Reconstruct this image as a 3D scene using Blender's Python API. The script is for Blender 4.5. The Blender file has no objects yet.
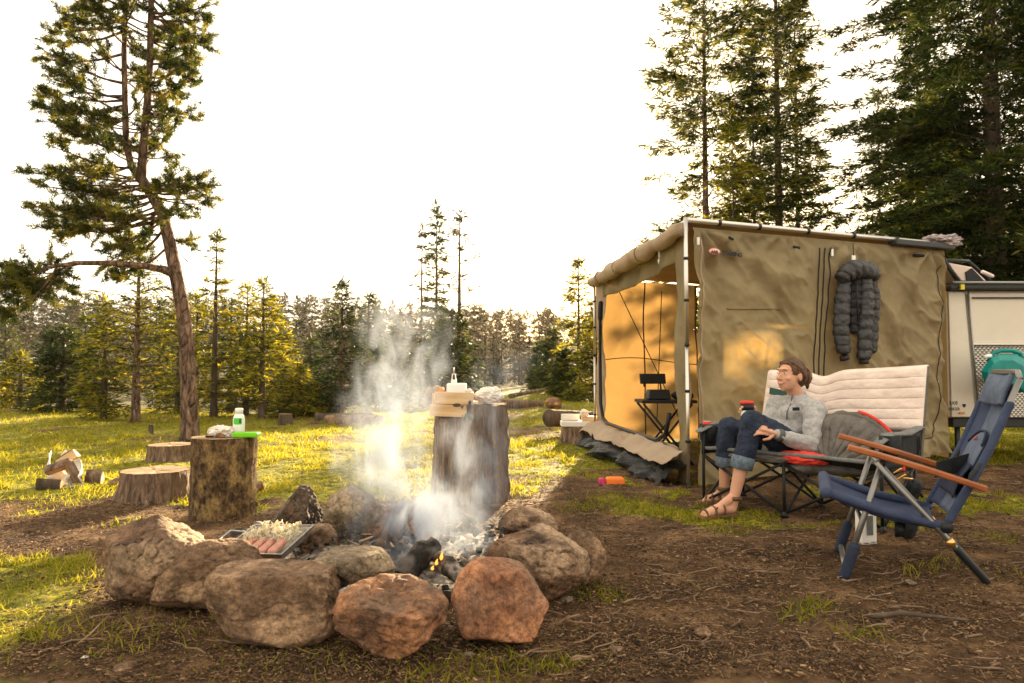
import bpy, math, random
import numpy as np
from mathutils import Vector, Matrix, Euler
R_ = math.radians
PI = math.pi
C = bpy.context.scene.collection
scene = bpy.context.scene

# ------------------------------------------------------------------ camera, world, sun, exposure
FPX, HOR, CAMH = 711.0, 372.0, 0.90
cam = bpy.data.cameras.new('camera'); camo = bpy.data.objects.new('camera', cam); C.objects.link(camo)
PITCH = math.atan((HOR - 341.5) / FPX)
camo.location = (0, 0, CAMH); camo.rotation_euler = (PI / 2 + PITCH, 0, 0)
cam.sensor_width = 36; cam.lens = 36 * FPX / 1024
cam.clip_start = 0.05; cam.clip_end = 3000
cam.dof.use_dof = True; cam.dof.focus_distance = 4.2; cam.dof.aperture_fstop = 5.6
scene.camera = camo
SUN_AZ, SUN_EL = R_(11.5), R_(11.5)          # azimuth from +Y towards +X
SUNDIR = Vector((math.sin(SUN_AZ) * math.cos(SUN_EL), math.cos(SUN_AZ) * math.cos(SUN_EL), math.sin(SUN_EL)))
w = bpy.data.worlds.new('World'); scene.world = w; w.use_nodes = True
nt = w.node_tree; nt.nodes.clear()
sky = nt.nodes.new('ShaderNodeTexSky'); sky.sky_type = 'NISHITA'; sky.sun_disc = False
sky.sun_elevation = SUN_EL; sky.sun_rotation = SUN_AZ; sky.dust_density = 3.0; sky.air_density = 1.0; sky.ozone_density = 1.0
tint = nt.nodes.new('ShaderNodeMix'); tint.data_type = 'RGBA'; tint.blend_type = 'MULTIPLY'; tint.inputs[0].default_value = 1
tint.inputs[7].default_value = (1.0, .87, .64, 1)
tcw = nt.nodes.new('ShaderNodeTexCoord')
nzw = nt.nodes.new('ShaderNodeTexNoise'); nzw.inputs['Scale'].default_value = 2.2; nzw.inputs['Detail'].default_value = 6
mapw = nt.nodes.new('ShaderNodeMapping'); mapw.inputs['Scale'].default_value = (1, 1, 3.5)
crw = nt.nodes.new('ShaderNodeValToRGB'); crw.color_ramp.elements[0].position = .35; crw.color_ramp.elements[1].position = .7
crw.color_ramp.elements[0].color = (.7, .7, .7, 1); crw.color_ramp.elements[1].color = (1, 1, 1, 1)
cl = nt.nodes.new('ShaderNodeMix'); cl.data_type = 'RGBA'; cl.inputs[7].default_value = (7.3, 6.6, 5.4, 1)   # thin bright cloud veil
bg = nt.nodes.new('ShaderNodeBackground'); bg.inputs[1].default_value = 0.05
wo = nt.nodes.new('ShaderNodeOutputWorld')
L = nt.links.new
L(tcw.outputs['Generated'], mapw.inputs[0]); L(mapw.outputs[0], nzw.inputs[0]); L(nzw.outputs[0], crw.inputs[0])
L(sky.outputs[0], tint.inputs[6]); L(tint.outputs[2], cl.inputs[6]); L(crw.outputs[0], cl.inputs[0])
L(cl.outputs[2], bg.inputs[0]); L(bg.outputs[0], wo.inputs[0])
sl = bpy.data.lights.new('sun', 'SUN'); sl.energy = 5.0; sl.angle = R_(0.6); sl.color = (1, .76, .46)
so = bpy.data.objects.new('sun', sl); C.objects.link(so); so.rotation_euler = (-SUNDIR).to_track_quat('-Z', 'Y').to_euler(); so.location = (3, 20, 10)
vs = scene.view_settings; vs.view_transform = 'Standard'; vs.look = 'None'; vs.gamma = 1; vs.exposure = 2.6
scene.render.engine = 'CYCLES'
cy = scene.cycles; cy.use_denoising = True; cy.max_bounces = 8; cy.diffuse_bounces = 4; cy.transparent_max_bounces = 12
cy.transmission_bounces = 6; cy.volume_bounces = 2; cy.volume_step_rate = 1.0; cy.volume_max_steps = 128; cy.sample_clamp_indirect = 6

# ------------------------------------------------------------------ helpers
_cp, _sp = math.cos(PITCH), math.sin(PITCH)
def ray(px, py):
    a = (px - 512) / FPX; b = (341.5 - py) / FPX
    return Vector((a, _cp - b * _sp, _sp + b * _cp))
def P(px, py, Y):
    r = ray(px, py); t = Y / r.y
    return Vector((r.x * t, Y, CAMH + r.z * t))
def G(px, py, z=0.0):
    r = ray(px, py); t = (z - CAMH) / r.z
    return Vector((r.x * t, r.y * t, z))

def _hash(ix, iy, iz, s):
    h = (ix * 374761393 + iy * 668265263 + iz * 2147483647 + s * 1274126177) & 0xffffffff
    h = ((h ^ (h >> 13)) * 1274126177) & 0xffffffff
    h = (h ^ (h >> 16)) & 0xffffffff
    return h / 4294967295.0
def vn(x, y, z=0.0, s=0):
    x = np.asarray(x, float); y = np.asarray(y, float); z = np.broadcast_to(np.asarray(z, float), x.shape)
    ix, iy, iz = np.floor(x).astype(np.int64), np.floor(y).astype(np.int64), np.floor(z).astype(np.int64)
    fx, fy, fz = x - ix, y - iy, z - iz
    fx, fy, fz = [f * f * (3 - 2 * f) for f in (fx, fy, fz)]
    r = 0
    for dx in (0, 1):
        for dy in (0, 1):
            for dz in (0, 1):
                r = r + _hash(ix + dx, iy + dy, iz + dz, s) * (fx if dx else 1 - fx) * (fy if dy else 1 - fy) * (fz if dz else 1 - fz)
    return r * 2 - 1
def fbm(x, y, z=0.0, s=0, o=4, g=.5):
    a, f, r = 1.0, 1.0, 0
    for k in range(o):
        r = r + a * vn(np.asarray(x) * f, np.asarray(y) * f, np.asarray(z) * f, s + k * 17); a *= g; f *= 2.03
    return r
def sst(a, b, x):
    t = np.clip((x - a) / (b - a), 0, 1); return t * t * (3 - 2 * t)

def tag(o, label=None, cat=None, group=None, kind=None):
    if label: o['label'] = label
    if cat: o['category'] = cat
    if group: o['group'] = group
    if kind: o['kind'] = kind
    return o
def thing(name, label, cat, loc=(0, 0, 0), rotz=0, group=None):
    o = bpy.data.objects.new(name, None); C.objects.link(o); o.location = loc; o.rotation_euler = (0, 0, rotz); o.empty_display_size = .1
    return tag(o, label, cat, group)
def worigin(o):
    v = Vector((0, 0, 0))
    while o is not None: v = v + Vector(o.location); o = o.parent
    return v
def link(name, me, m, parent=None, smooth=False):
    o = bpy.data.objects.new(name, me); C.objects.link(o)
    if m is not None:
        if isinstance(m, (list, tuple)):
            for k in m: me.materials.append(k)
        else: me.materials.append(m)
    if parent is not None: o.parent = parent
    if smooth and len(me.polygons): me.polygons.foreach_set('use_smooth', np.ones(len(me.polygons), bool))
    return o
def npmesh(name, V, F):
    V = np.asarray(V, np.float32); F = np.asarray(F, np.int32); n = F.shape[1]
    me = bpy.data.meshes.new(name); me.vertices.add(len(V)); me.vertices.foreach_set('co', V.ravel())
    me.loops.add(F.size); me.loops.foreach_set('vertex_index', F.ravel())
    me.polygons.add(len(F)); me.polygons.foreach_set('loop_start', np.arange(0, F.size, n, dtype=np.int32))
    me.polygons.foreach_set('loop_total', np.full(len(F), n, np.int32)); me.update(calc_edges=True); return me
def vattr(me, name, vals):
    a = me.attributes.new(name, 'FLOAT', 'POINT'); a.data.foreach_set('value', np.asarray(vals, np.float32))

class MB:
    def __init__(s): s.v = []; s.f = []
    def add(s, V, F):
        n = len(s.v); s.v += [tuple(v) for v in V]; s.f += [tuple(i + n for i in f) for f in F]; return s
    def box(s, c, size, rot=None, taper=1.0):
        x, y, z = [k / 2 for k in size]; c = Vector(c)
        V = [Vector((a * x * (taper if d > 0 else 1), b * y * (taper if d > 0 else 1), d * z)) for a in (-1, 1) for b in (-1, 1) for d in (-1, 1)]
        if rot is not None:
            M = rot if isinstance(rot, Matrix) else Euler(rot).to_matrix(); V = [M @ v for v in V]
        return s.add([c + v for v in V], [(0, 1, 3, 2), (4, 6, 7, 5), (0, 4, 5, 1), (2, 3, 7, 6), (0, 2, 6, 4), (1, 5, 7, 3)])
    def tube(s, pts, r, n=8, cap=True, round_=False, flat=1.0):
        pts = [Vector(p) for p in pts]; rs = list(r) if hasattr(r, '__len__') else [r] * len(pts)
        if round_:
            d0 = (pts[0] - pts[1]).normalized(); d1 = (pts[-1] - pts[-2]).normalized(); a, b = rs[0], rs[-1]
            pre = [(pts[0] + d0 * a * math.sin(t), a * math.cos(t)) for t in (1.45, 1.1, .7, .35)]
            post = [(pts[-1] + d1 * b * math.sin(t), b * math.cos(t)) for t in (.35, .7, 1.1, 1.45)]
            pts = [p for p, _ in pre] + pts + [p for p, _ in post]; rs = [q for _, q in pre] + rs + [q for _, q in post]
        T = [(pts[min(i + 1, len(pts) - 1)] - pts[max(i - 1, 0)]).normalized() for i in range(len(pts))]
        u = T[0].orthogonal().normalized()
        if flat != 1.0 and abs(T[0].z) < .9: u = T[0].cross(Vector((0, 0, 1))).normalized()
        V = []
        for p, t, rr in zip(pts, T, rs):
            u = (u - t * u.dot(t)); u = u.normalized() if u.length > 1e-6 else t.orthogonal().normalized()
            q = t.cross(u)
            for k in range(n):
                a = 2 * PI * k / n; V.append(p + u * math.cos(a) * rr + q * math.sin(a) * rr * flat)
        F = [(i * n + k, i * n + (k + 1) % n, (i + 1) * n + (k + 1) % n, (i + 1) * n + k) for i in range(len(pts) - 1) for k in range(n)]
        if cap: F += [tuple(range(n - 1, -1, -1)), tuple((len(pts) - 1) * n + k for k in range(n))]
        return s.add(V, F)
    def cap(s, a, b, ra, rb=None, n=12): return s.tube([a, (Vector(a) + Vector(b)) / 2, b], [ra, (ra + (rb or ra)) / 2, rb or ra], n, True, True)
    def ell(s, c, r, M=None, nu=20, nv=12):
        c = Vector(c); V = []; F = []
        r = (r, r, r) if not hasattr(r, '__len__') else r
        V.append(Vector((0, 0, -r[2])))
        for j in range(1, nv):
            ph = -PI / 2 + PI * j / nv
            for i in range(nu):
                a = 2 * PI * i / nu; V.append(Vector((r[0] * math.cos(ph) * math.cos(a), r[1] * math.cos(ph) * math.sin(a), r[2] * math.sin(ph))))
        V.append(Vector((0, 0, r[2]))); last = len(V) - 1
        for i in range(nu):
            F.append((0, 1 + (i + 1) % nu, 1 + i)); F.append((last, last - nu + i, last - nu + (i + 1) % nu))
        for j in range(nv - 2):
            for i in range(nu):
                a = 1 + j * nu + i; b = 1 + j * nu + (i + 1) % nu; F.append((a, b, b + nu, a + nu))
        if M is not None: V = [M @ v for v in V]
        return s.add([c + v for v in V], F)
    def lathe(s, c, prof, n=24, M=None, close=True):
        c = Vector(c); V = [Vector((r * math.cos(2 * PI * k / n), r * math.sin(2 * PI * k / n), z)) for r, z in prof for k in range(n)]
        if M is not None: V = [M @ v for v in V]
        m = len(prof); F = [(i * n + k, i * n + (k + 1) % n, (i + 1) * n + (k + 1) % n, (i + 1) * n + k) for i in range(m - 1) for k in range(n)]
        if close: F += [tuple(range(n - 1, -1, -1)), tuple((m - 1) * n + k for k in range(n))]
        return s.add([c + v for v in V], F)
    def prism(s, poly, d):
        poly = [Vector(p) for p in poly]; d = Vector(d); n = len(poly)
        return s.add(poly + [p + d for p in poly], [tuple(range(n - 1, -1, -1)), tuple(range(n, 2 * n))] + [(k, (k + 1) % n, n + (k + 1) % n, n + k) for k in range(n)])
    def grid(s, fn, nu, nv, skip=None):
        V = [fn(i / nu, j / nv) for j in range(nv + 1) for i in range(nu + 1)]
        F = [(j * (nu + 1) + i, j * (nu + 1) + i + 1, (j + 1) * (nu + 1) + i + 1, (j + 1) * (nu + 1) + i) for j in range(nv) for i in range(nu) if not (skip and skip((i + .5) / nu, (j + .5) / nv))]
        return s.add(V, F)
    def build(s, name, m, parent=None, smooth=True, local=False, voxel=None, sm=0, bevel=0, sub=0, solid=0, auto=False):
        off = Vector((0, 0, 0)) if local or parent is None else worigin(parent)
        base = Vector((0, 0, 0))
        if parent is None and not local and s.v:      # top-level mesh: origin at its base
            a = np.array(s.v); base = Vector(((a[:, 0].min() + a[:, 0].max()) / 2, (a[:, 1].min() + a[:, 1].max()) / 2, a[:, 2].min())); off = base
        me = bpy.data.meshes.new(name); me.from_pydata([tuple(Vector(v) - off) for v in s.v], [], s.f); me.update()
        o = link(name, me, m, parent, smooth)
        if parent is None: o.location = base
        if voxel or bevel or sub or solid or sm:
            if solid: q = o.modifiers.new('s', 'SOLIDIFY'); q.thickness = solid; q.offset = 0
            if voxel: q = o.modifiers.new('r', 'REMESH'); q.mode = 'VOXEL'; q.voxel_size = voxel; q.use_smooth_shade = True
            if sm: q = o.modifiers.new('m', 'SMOOTH'); q.factor = .5; q.iterations = sm
            if bevel: q = o.modifiers.new('b', 'BEVEL'); q.width = bevel; q.segments = 2; q.limit_method = 'ANGLE'; q.angle_limit = R_(35)
            if sub: q = o.modifiers.new('u', 'SUBSURF'); q.levels = sub; q.render_levels = sub
            bake(o)
        if bevel: 
            for p in o.data.polygons: p.use_smooth = False
        return o
def bake(o):
    dg = bpy.context.evaluated_depsgraph_get(); dg.update()
    me = bpy.data.meshes.new_from_object(o.evaluated_get(dg)); o.modifiers.clear(); old = o.data; o.data = me; me.name = old.name
    bpy.data.meshes.remove(old)
def displace(o, fn):
    me = o.data; n = len(me.vertices); co = np.empty(n * 3, np.float32); me.vertices.foreach_get('co', co); co = co.reshape(-1, 3)
    no = np.empty(n * 3, np.float32); me.vertices.foreach_get('normal', no); no = no.reshape(-1, 3)
    co = co + no * np.asarray(fn(co))[:, None]; me.vertices.foreach_set('co', co.astype(np.float32).ravel()); me.update()

# ------------------------------------------------------------------ materials
def N(nt, t, **k):
    n = nt.nodes.new(t)
    for a, b in k.items(): setattr(n, a, b)
    return n
def pm(name, c1, c2=None, c3=None, scale=6, rough=.8, bump=0, bscale=None, metal=0, tr=0, trc=None, stretch=(1, 1, 1), detail=8, lo=.38, hi=.62, spec=.3, attr=None, wave=None, coat=0, emit=None, sheen=0, bdist=.02, voro=0, speck=0):
    m = bpy.data.materials.new(name); m.use_nodes = True; t = m.node_tree; b = t.nodes['Principled BSDF']; out = t.nodes['Material Output']
    b.inputs['Roughness'].default_value = rough; b.inputs['Metallic'].default_value = metal; b.inputs['Specular IOR Level'].default_value = spec
    b.inputs['Coat Weight'].default_value = coat; b.inputs['Sheen Weight'].default_value = sheen
    tc = N(t, 'ShaderNodeTexCoord'); mp = N(t, 'ShaderNodeMapping'); mp.inputs['Scale'].default_value = stretch
    t.links.new(tc.outputs['Object'], mp.inputs[0])
    col = None
    if c2 is not None:
        nz = N(t, 'ShaderNodeTexNoise'); nz.inputs['Scale'].default_value = scale; nz.inputs['Detail'].default_value = detail; nz.inputs['Roughness'].default_value = .65
        t.links.new(mp.outputs[0], nz.inputs[0])
        cr = N(t, 'ShaderNodeValToRGB'); e = cr.color_ramp.elements; e[0].position = lo; e[1].position = hi
        e[0].color = (*c1, 1); e[1].color = (*c2, 1); t.links.new(nz.outputs[0], cr.inputs[0]); col = cr.outputs[0]
        if c3 is not None:
            n2 = N(t, 'ShaderNodeTexNoise'); n2.inputs['Scale'].default_value = scale * .45; n2.inputs['Detail'].default_value = 5
            ad = N(t, 'ShaderNodeVectorMath', operation='ADD'); ad.inputs[1].default_value = (7.3, 2.1, 5.5); t.links.new(mp.outputs[0], ad.inputs[0]); t.links.new(ad.outputs[0], n2.inputs[0])
            r2 = N(t, 'ShaderNodeMapRange'); r2.inputs[1].default_value = .48; r2.inputs[2].default_value = .62; t.links.new(n2.outputs[0], r2.inputs[0])
            mx = N(t, 'ShaderNodeMix', data_type='RGBA'); mx.inputs[7].default_value = (*c3, 1); t.links.new(r2.outputs[0], mx.inputs[0]); t.links.new(col, mx.inputs[6]); col = mx.outputs[2]
    if attr:
        at = N(t, 'ShaderNodeAttribute'); at.attribute_name = attr
        cr = N(t, 'ShaderNodeValToRGB'); e = cr.color_ramp.elements; e[0].color = (*c1, 1); e[1].color = (*(c3 or c2), 1)
        if c3: x = e.new(.5); x.color = (*c2, 1)
        t.links.new(at.outputs['Fac'], cr.inputs[0]); col = cr.outputs[0]
    if speck:
        sn = N(t, 'ShaderNodeTexNoise'); sn.inputs['Scale'].default_value = speck; sn.inputs['Detail'].default_value = 6; sn.inputs['Roughness'].default_value = .8; t.links.new(mp.outputs[0], sn.inputs[0])
        sr = N(t, 'ShaderNodeMapRange'); sr.inputs[1].default_value = .36; sr.inputs[2].default_value = .64; sr.inputs[3].default_value = .42; sr.inputs[4].default_value = 1.35; t.links.new(sn.outputs[0], sr.inputs[0])
        sm_ = N(t, 'ShaderNodeMix', data_type='RGBA', blend_type='MULTIPLY'); sm_.inputs[0].default_value = 1; t.links.new(col, sm_.inputs[6]); t.links.new(sr.outputs[0], sm_.inputs[7]); col = sm_.outputs[2]
    if col is not None: t.links.new(col, b.inputs['Base Color'])
    else: b.inputs['Base Color'].default_value = (*c1, 1)
    if bump:
        bz = N(t, 'ShaderNodeTexNoise'); bz.inputs['Scale'].default_value = bscale or scale * 2; bz.inputs['Detail'].default_value = 12; bz.inputs['Roughness'].default_value = .7
        t.links.new(mp.outputs[0], bz.inputs[0]); h = bz.outputs[0]
        if voro:
            vz = N(t, 'ShaderNodeTexVoronoi', feature='DISTANCE_TO_EDGE'); vz.inputs['Scale'].default_value = voro; t.links.new(mp.outputs[0], vz.inputs[0])
            rr = N(t, 'ShaderNodeMapRange'); rr.inputs[2].default_value = .15; t.links.new(vz.outputs[0], rr.inputs[0])
            mm = N(t, 'ShaderNodeMath', operation='ADD'); t.links.new(rr.outputs[0], mm.inputs[0]); t.links.new(h, mm.inputs[1]); h = mm.outputs[0]
        bp = N(t, 'ShaderNodeBump'); bp.inputs['Strength'].default_value = bump; bp.inputs['Distance'].default_value = bdist
        t.links.new(h, bp.inputs['Height']); t.links.new(bp.outputs[0], b.inputs['Normal'])
    if tr:
        tb = N(t, 'ShaderNodeBsdfTranslucent'); ms = N(t, 'ShaderNodeMixShader'); ms.inputs[0].default_value = tr
        if trc is not None: tb.inputs[0].default_value = (*trc, 1)
        elif col is not None: t.links.new(col, tb.inputs[0])
        else: tb.inputs[0].default_value = (*c1, 1)
        t.links.new(b.outputs[0], ms.inputs[1]); t.links.new(tb.outputs[0], ms.inputs[2]); t.links.new(ms.outputs[0], out.inputs[0])
    if emit: b.inputs['Emission Color'].default_value = (*emit[0], 1); b.inputs['Emission Strength'].default_value = emit[1]
    return m
M = {}
M['rock_tan'] = pm('rock_tan', (.11, .065, .036), (.58, .36, .21), (.20, .115, .065), 7, .9, .9, 18, detail=10, bdist=.05, speck=45)
M['rock_brown'] = pm('rock_brown', (.05, .028, .018), (.32, .18, .10), (.52, .35, .22), 6, .9, .95, 16, detail=10, bdist=.05, speck=45)
M['rock_orange'] = pm('rock_orange', (.13, .058, .03), (.60, .285, .135), (.22, .13, .08), 7, .85, .9, 15, detail=10, bdist=.05, speck=45)
M['rock_red'] = pm('rock_red', (.17, .07, .036), (.56, .25, .12), (.30, .17, .105), 6, .8, .8, 12, detail=10, bdist=.05, speck=45)
M['rock_grey'] = pm('rock_grey', (.06, .045, .03), (.32, .235, .15), (.42, .31, .20), 7, .9, .9, 18, detail=10, bdist=.05, speck=45)
M['rock_dark'] = pm('rock_dark', (.04, .034, .03), (.15, .105, .075), (.22, .14, .09), 9, .9, .9, 18, detail=10, bdist=.05, speck=45)
M['bark'] = pm('bark', (.10, .065, .045), (.27, .175, .12), (.35, .22, .13), 14, .95, 1, 22, stretch=(1, 1, .25), speck=40, bdist=.05)
M['bark_pine'] = pm('bark_pine', (.06, .036, .025), (.36, .22, .15), (.20, .12, .08), 12, .95, 1, 16, stretch=(1, 1, .3), speck=40, bdist=.05, voro=14)
M['bark_dark'] = pm('bark_dark', (.05, .035, .025), (.12, .085, .06), None, 10, .95, .8, 16, stretch=(1, 1, .3))
M['bark_chop'] = pm('bark_chop', (.045, .027, .014), (.27, .16, .07), (.42, .27, .10), 30, .95, 1, 34, stretch=(1, 1, .7), speck=70, bdist=.06)
M['wood_cut'] = pm('wood_cut', (.24, .135, .07), (.42, .27, .145), None, 9, .85, .4, 20)
M['wood_grey'] = pm('wood_grey', (.07, .042, .028), (.34, .22, .14), (.20, .125, .075), 12, .9, 1, 14, stretch=(1.6, 1.6, .16), speck=40, bdist=.05)
M['wood_plank'] = pm('wood_plank', (.52, .33, .16), (.66, .46, .26), None, 8, .7, .3, 16, stretch=(.2, 2, 2))
M['char'] = pm('char', (.006, .005, .005), (.03, .026, .022), (.12, .10, .09), 22, .9, 1, 30)
M['ash'] = pm('ash', (.06, .048, .038), (.36, .30, .25), (.03, .025, .02), 26, .95, 1, 40)
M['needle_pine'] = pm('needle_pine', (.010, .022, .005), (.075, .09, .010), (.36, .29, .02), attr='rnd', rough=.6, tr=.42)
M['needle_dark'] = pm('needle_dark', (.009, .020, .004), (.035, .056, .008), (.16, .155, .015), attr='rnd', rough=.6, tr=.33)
M['needle_lit'] = pm('needle_lit', (.022, .034, .005), (.17, .165, .010), (.52, .40, .02), attr='rnd', rough=.6, tr=.55)  # sunlit yellow put into the needle colour, brighter twin of the dark needles
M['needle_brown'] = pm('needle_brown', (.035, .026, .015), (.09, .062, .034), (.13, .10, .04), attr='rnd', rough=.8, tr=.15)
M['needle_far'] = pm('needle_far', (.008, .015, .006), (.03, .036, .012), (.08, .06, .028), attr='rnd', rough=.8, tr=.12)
M['grass'] = pm('grass', (.07, .10, .008), (.30, .27, .012), (.56, .42, .05), attr='rnd', rough=.6, tr=.62)
M['litter'] = pm('litter', (.016, .009, .005), (.13, .07, .032), (.40, .25, .13), attr='rnd', rough=.9)
M['canvas'] = pm('canvas', (.25, .205, .12), (.34, .28, .165), None, 3, .85, .5, 9, tr=.30, trc=(.62, .40, .13), bdist=.03)
M['canvas_back'] = pm('canvas_back', (.34, .25, .12), (.42, .31, .15), None, 3, .85, .3, 9, tr=.28, trc=(.42, .25, .085), bdist=.03)
M['canvas_roof'] = pm('canvas_roof', (.36, .26, .18), (.45, .34, .24), None, 3, .8, .4, 9, tr=.12, trc=(.5, .3, .12))
M['alu'] = pm('alu', (.62, .58, .53), rough=.35, metal=.9)
M['steel'] = pm('steel', (.30, .30, .29), rough=.4, metal=.7)
M['black'] = pm('black', (.012, .013, .014), rough=.5)
M['black_cloth'] = pm('black_cloth', (.012, .014, .016), (.025, .028, .03), None, 20, .8, .5, 60)
M['sheet_black'] = pm('sheet_black', (.008, .009, .010), (.018, .019, .02), None, 9, .5, .8, 12, spec=.25, bdist=.05)
M['skin'] = pm('skin', (.54, .27, .17), (.60, .32, .21), None, 12, .45, .1, 60); M['skin'].node_tree.nodes['Principled BSDF'].inputs['Subsurface Weight'].default_value = .12
M['skin'].node_tree.nodes['Principled BSDF'].inputs['Subsurface Radius'].default_value = (.02, .008, .004)
M['hair'] = pm('hair', (.045, .02, .01), (.14, .065, .028), None, 30, .45, .8, 60, stretch=(1, 1, .2))
M['fleece'] = pm('fleece', (.30, .285, .28), (.46, .44, .43), None, 45, .95, .6, 120, sheen=.3)
M['fleece_dark'] = pm('fleece_dark', (.10, .10, .10), rough=.9)
M['denim'] = pm('denim', (.012, .017, .034), (.03, .04, .07), None, 14, .9, .6, 50)
M['denim_in'] = pm('denim_in', (.09, .12, .16), (.16, .20, .25), None, 40, .9, .4, 80)
M['leather'] = pm('leather', (.10, .05, .025), (.17, .09, .045), None, 20, .7, .4, 40)
M['puffer'] = pm('puffer', (.02, .019, .021), (.045, .042, .045), None, 25, .42, .6, 30, spec=.4)
M['puffer_in'] = pm('puffer_in', (.02, .018, .022), rough=.6)
M['cream'] = pm('cream', (.70, .56, .49), (.80, .66, .58), None, 6, .8, .4, 30)
M['bag_grey'] = pm('bag_grey', (.085, .075, .065), (.145, .125, .11), None, 10, .6, .6, 25)
M['red'] = pm('red', (.60, .035, .02), (.72, .06, .035), None, 14, .75, .5, 30)
M['grey_pad'] = pm('grey_pad', (.12, .12, .12), (.17, .17, .165), None, 30, .8, .3, 60)
M['blue'] = pm('blue', (.028, .040, .085), (.045, .060, .12), None, 12, .7, .4, 90)
M['blue_light'] = pm('blue_light', (.085, .11, .165), (.12, .15, .215), None, 16, .8, .4, 90)
M['blue_dark'] = pm('blue_dark', (.014, .019, .04), (.022, .03, .06), None, 12, .7, .3, 60)
M['arm_wood'] = pm('arm_wood', (.24, .065, .018), (.38, .115, .032), None, 12, .4, .2, 20, stretch=(.2, 1, 1), coat=.3)
M['gunmetal'] = pm('gunmetal', (.22, .21, .20), rough=.38, metal=.8)
M['brass'] = pm('brass', (.75, .45, .15), rough=.3, metal=.9)
M['white'] = pm('white', (.78, .74, .68), (.84, .80, .74), None, 3, .45, 0)
M['trailer'] = pm('trailer', (.66, .58, .48), (.72, .64, .53), None, 2, .4, .05, 5, coat=.2)
M['white_plastic'] = pm('white_plastic', (.82, .80, .76), rough=.35)
M['paper'] = pm('paper', (.72, .64, .56), (.82, .75, .68), None, 14, .8, .8, 18)
M['foil'] = pm('foil', (.75, .70, .66), (.85, .82, .78), None, 20, .3, 1, 26, metal=.8)
M['green'] = pm('green', (.22, .62, .02), rough=.45, tr=.3, trc=(.4, .9, .05))
M['green_mark'] = pm('green_mark', (.08, .5, .04), rough=.5)
M['teal'] = pm('teal', (.0, .17, .155), (.0, .24, .21), None, 7, .38, .1, 40, coat=.2)
M['orange_cloth'] = pm('orange_cloth', (.75, .17, .02), rough=.6)
M['magenta'] = pm('magenta', (.45, .02, .12), rough=.6)
M['orange_fruit'] = pm('orange_fruit', (.75, .22, .03), rough=.5, bump=.3, bscale=90)
M['onion'] = pm('onion', (.70, .62, .42), (.80, .74, .56), None, 20, .5, .2, 40, tr=.2)
M['sausage'] = pm('sausage', (.42, .17, .12), (.58, .30, .22), None, 30, .35, .3, 60, coat=.3)
M['tray'] = pm('tray', (.33, .31, .29), (.5, .47, .44), None, 30, .35, .5, 40, metal=.8)
M['tan_glove'] = pm('tan_glove', (.15, .085, .05), (.28, .18, .11), None, 20, .85, .5, 40)
M['flame'] = pm('flame', (.9, .3, .05), rough=1, emit=((1, .30, .04), .38))
M['ember'] = pm('ember', (.05, .02, .01), (.4, .1, .02), None, 30, rough=1, emit=((1, .2, .03), 1.2))
M['snow'] = pm('snow', (.8, .78, .75), rough=.8)
M['eye_white'] = pm('eye_white', (.7, .66, .62), rough=.2)
M['lip'] = pm('lip', (.42, .12, .10), rough=.4)
M['rack'] = pm('rack', (.03, .032, .032), rough=.45)
M['lilac'] = pm('lilac', (.32, .26, .27), (.42, .35, .35), None, 12, .8, .4, 20)
M['amber'] = pm('amber', (.65, .25, .02), rough=.3)
M['yellow_tag'] = pm('yellow_tag', (.65, .55, .05), rough=.5)

# tread plate: raised diamonds
def tread():
    m = pm('tread_plate', (.36, .33, .29), (.44, .40, .35), None, 6, .35, 0, metal=.85); t = m.node_tree; b = t.nodes['Principled BSDF']
    tc = N(t, 'ShaderNodeTexCoord'); mp = N(t, 'ShaderNodeMapping'); mp.inputs['Rotation'].default_value = (0, R_(45), 0); mp.inputs['Scale'].default_value = (34, 34, 34)
    ck = N(t, 'ShaderNodeTexVoronoi'); ck.inputs['Randomness'].default_value = 0; ck.inputs['Scale'].default_value = 1; ck.distance = 'CHEBYCHEV'
    t.links.new(tc.outputs['Object'], mp.inputs[0]); t.links.new(mp.outputs[0], ck.inputs[0])
    bp = N(t, 'ShaderNodeBump'); bp.inputs['Distance'].default_value = .012; bp.invert = True; t.links.new(ck.outputs[0], bp.inputs['Height']); t.links.new(bp.outputs[0], b.inputs['Normal'])
    return m
M['tread'] = tread()

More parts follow.
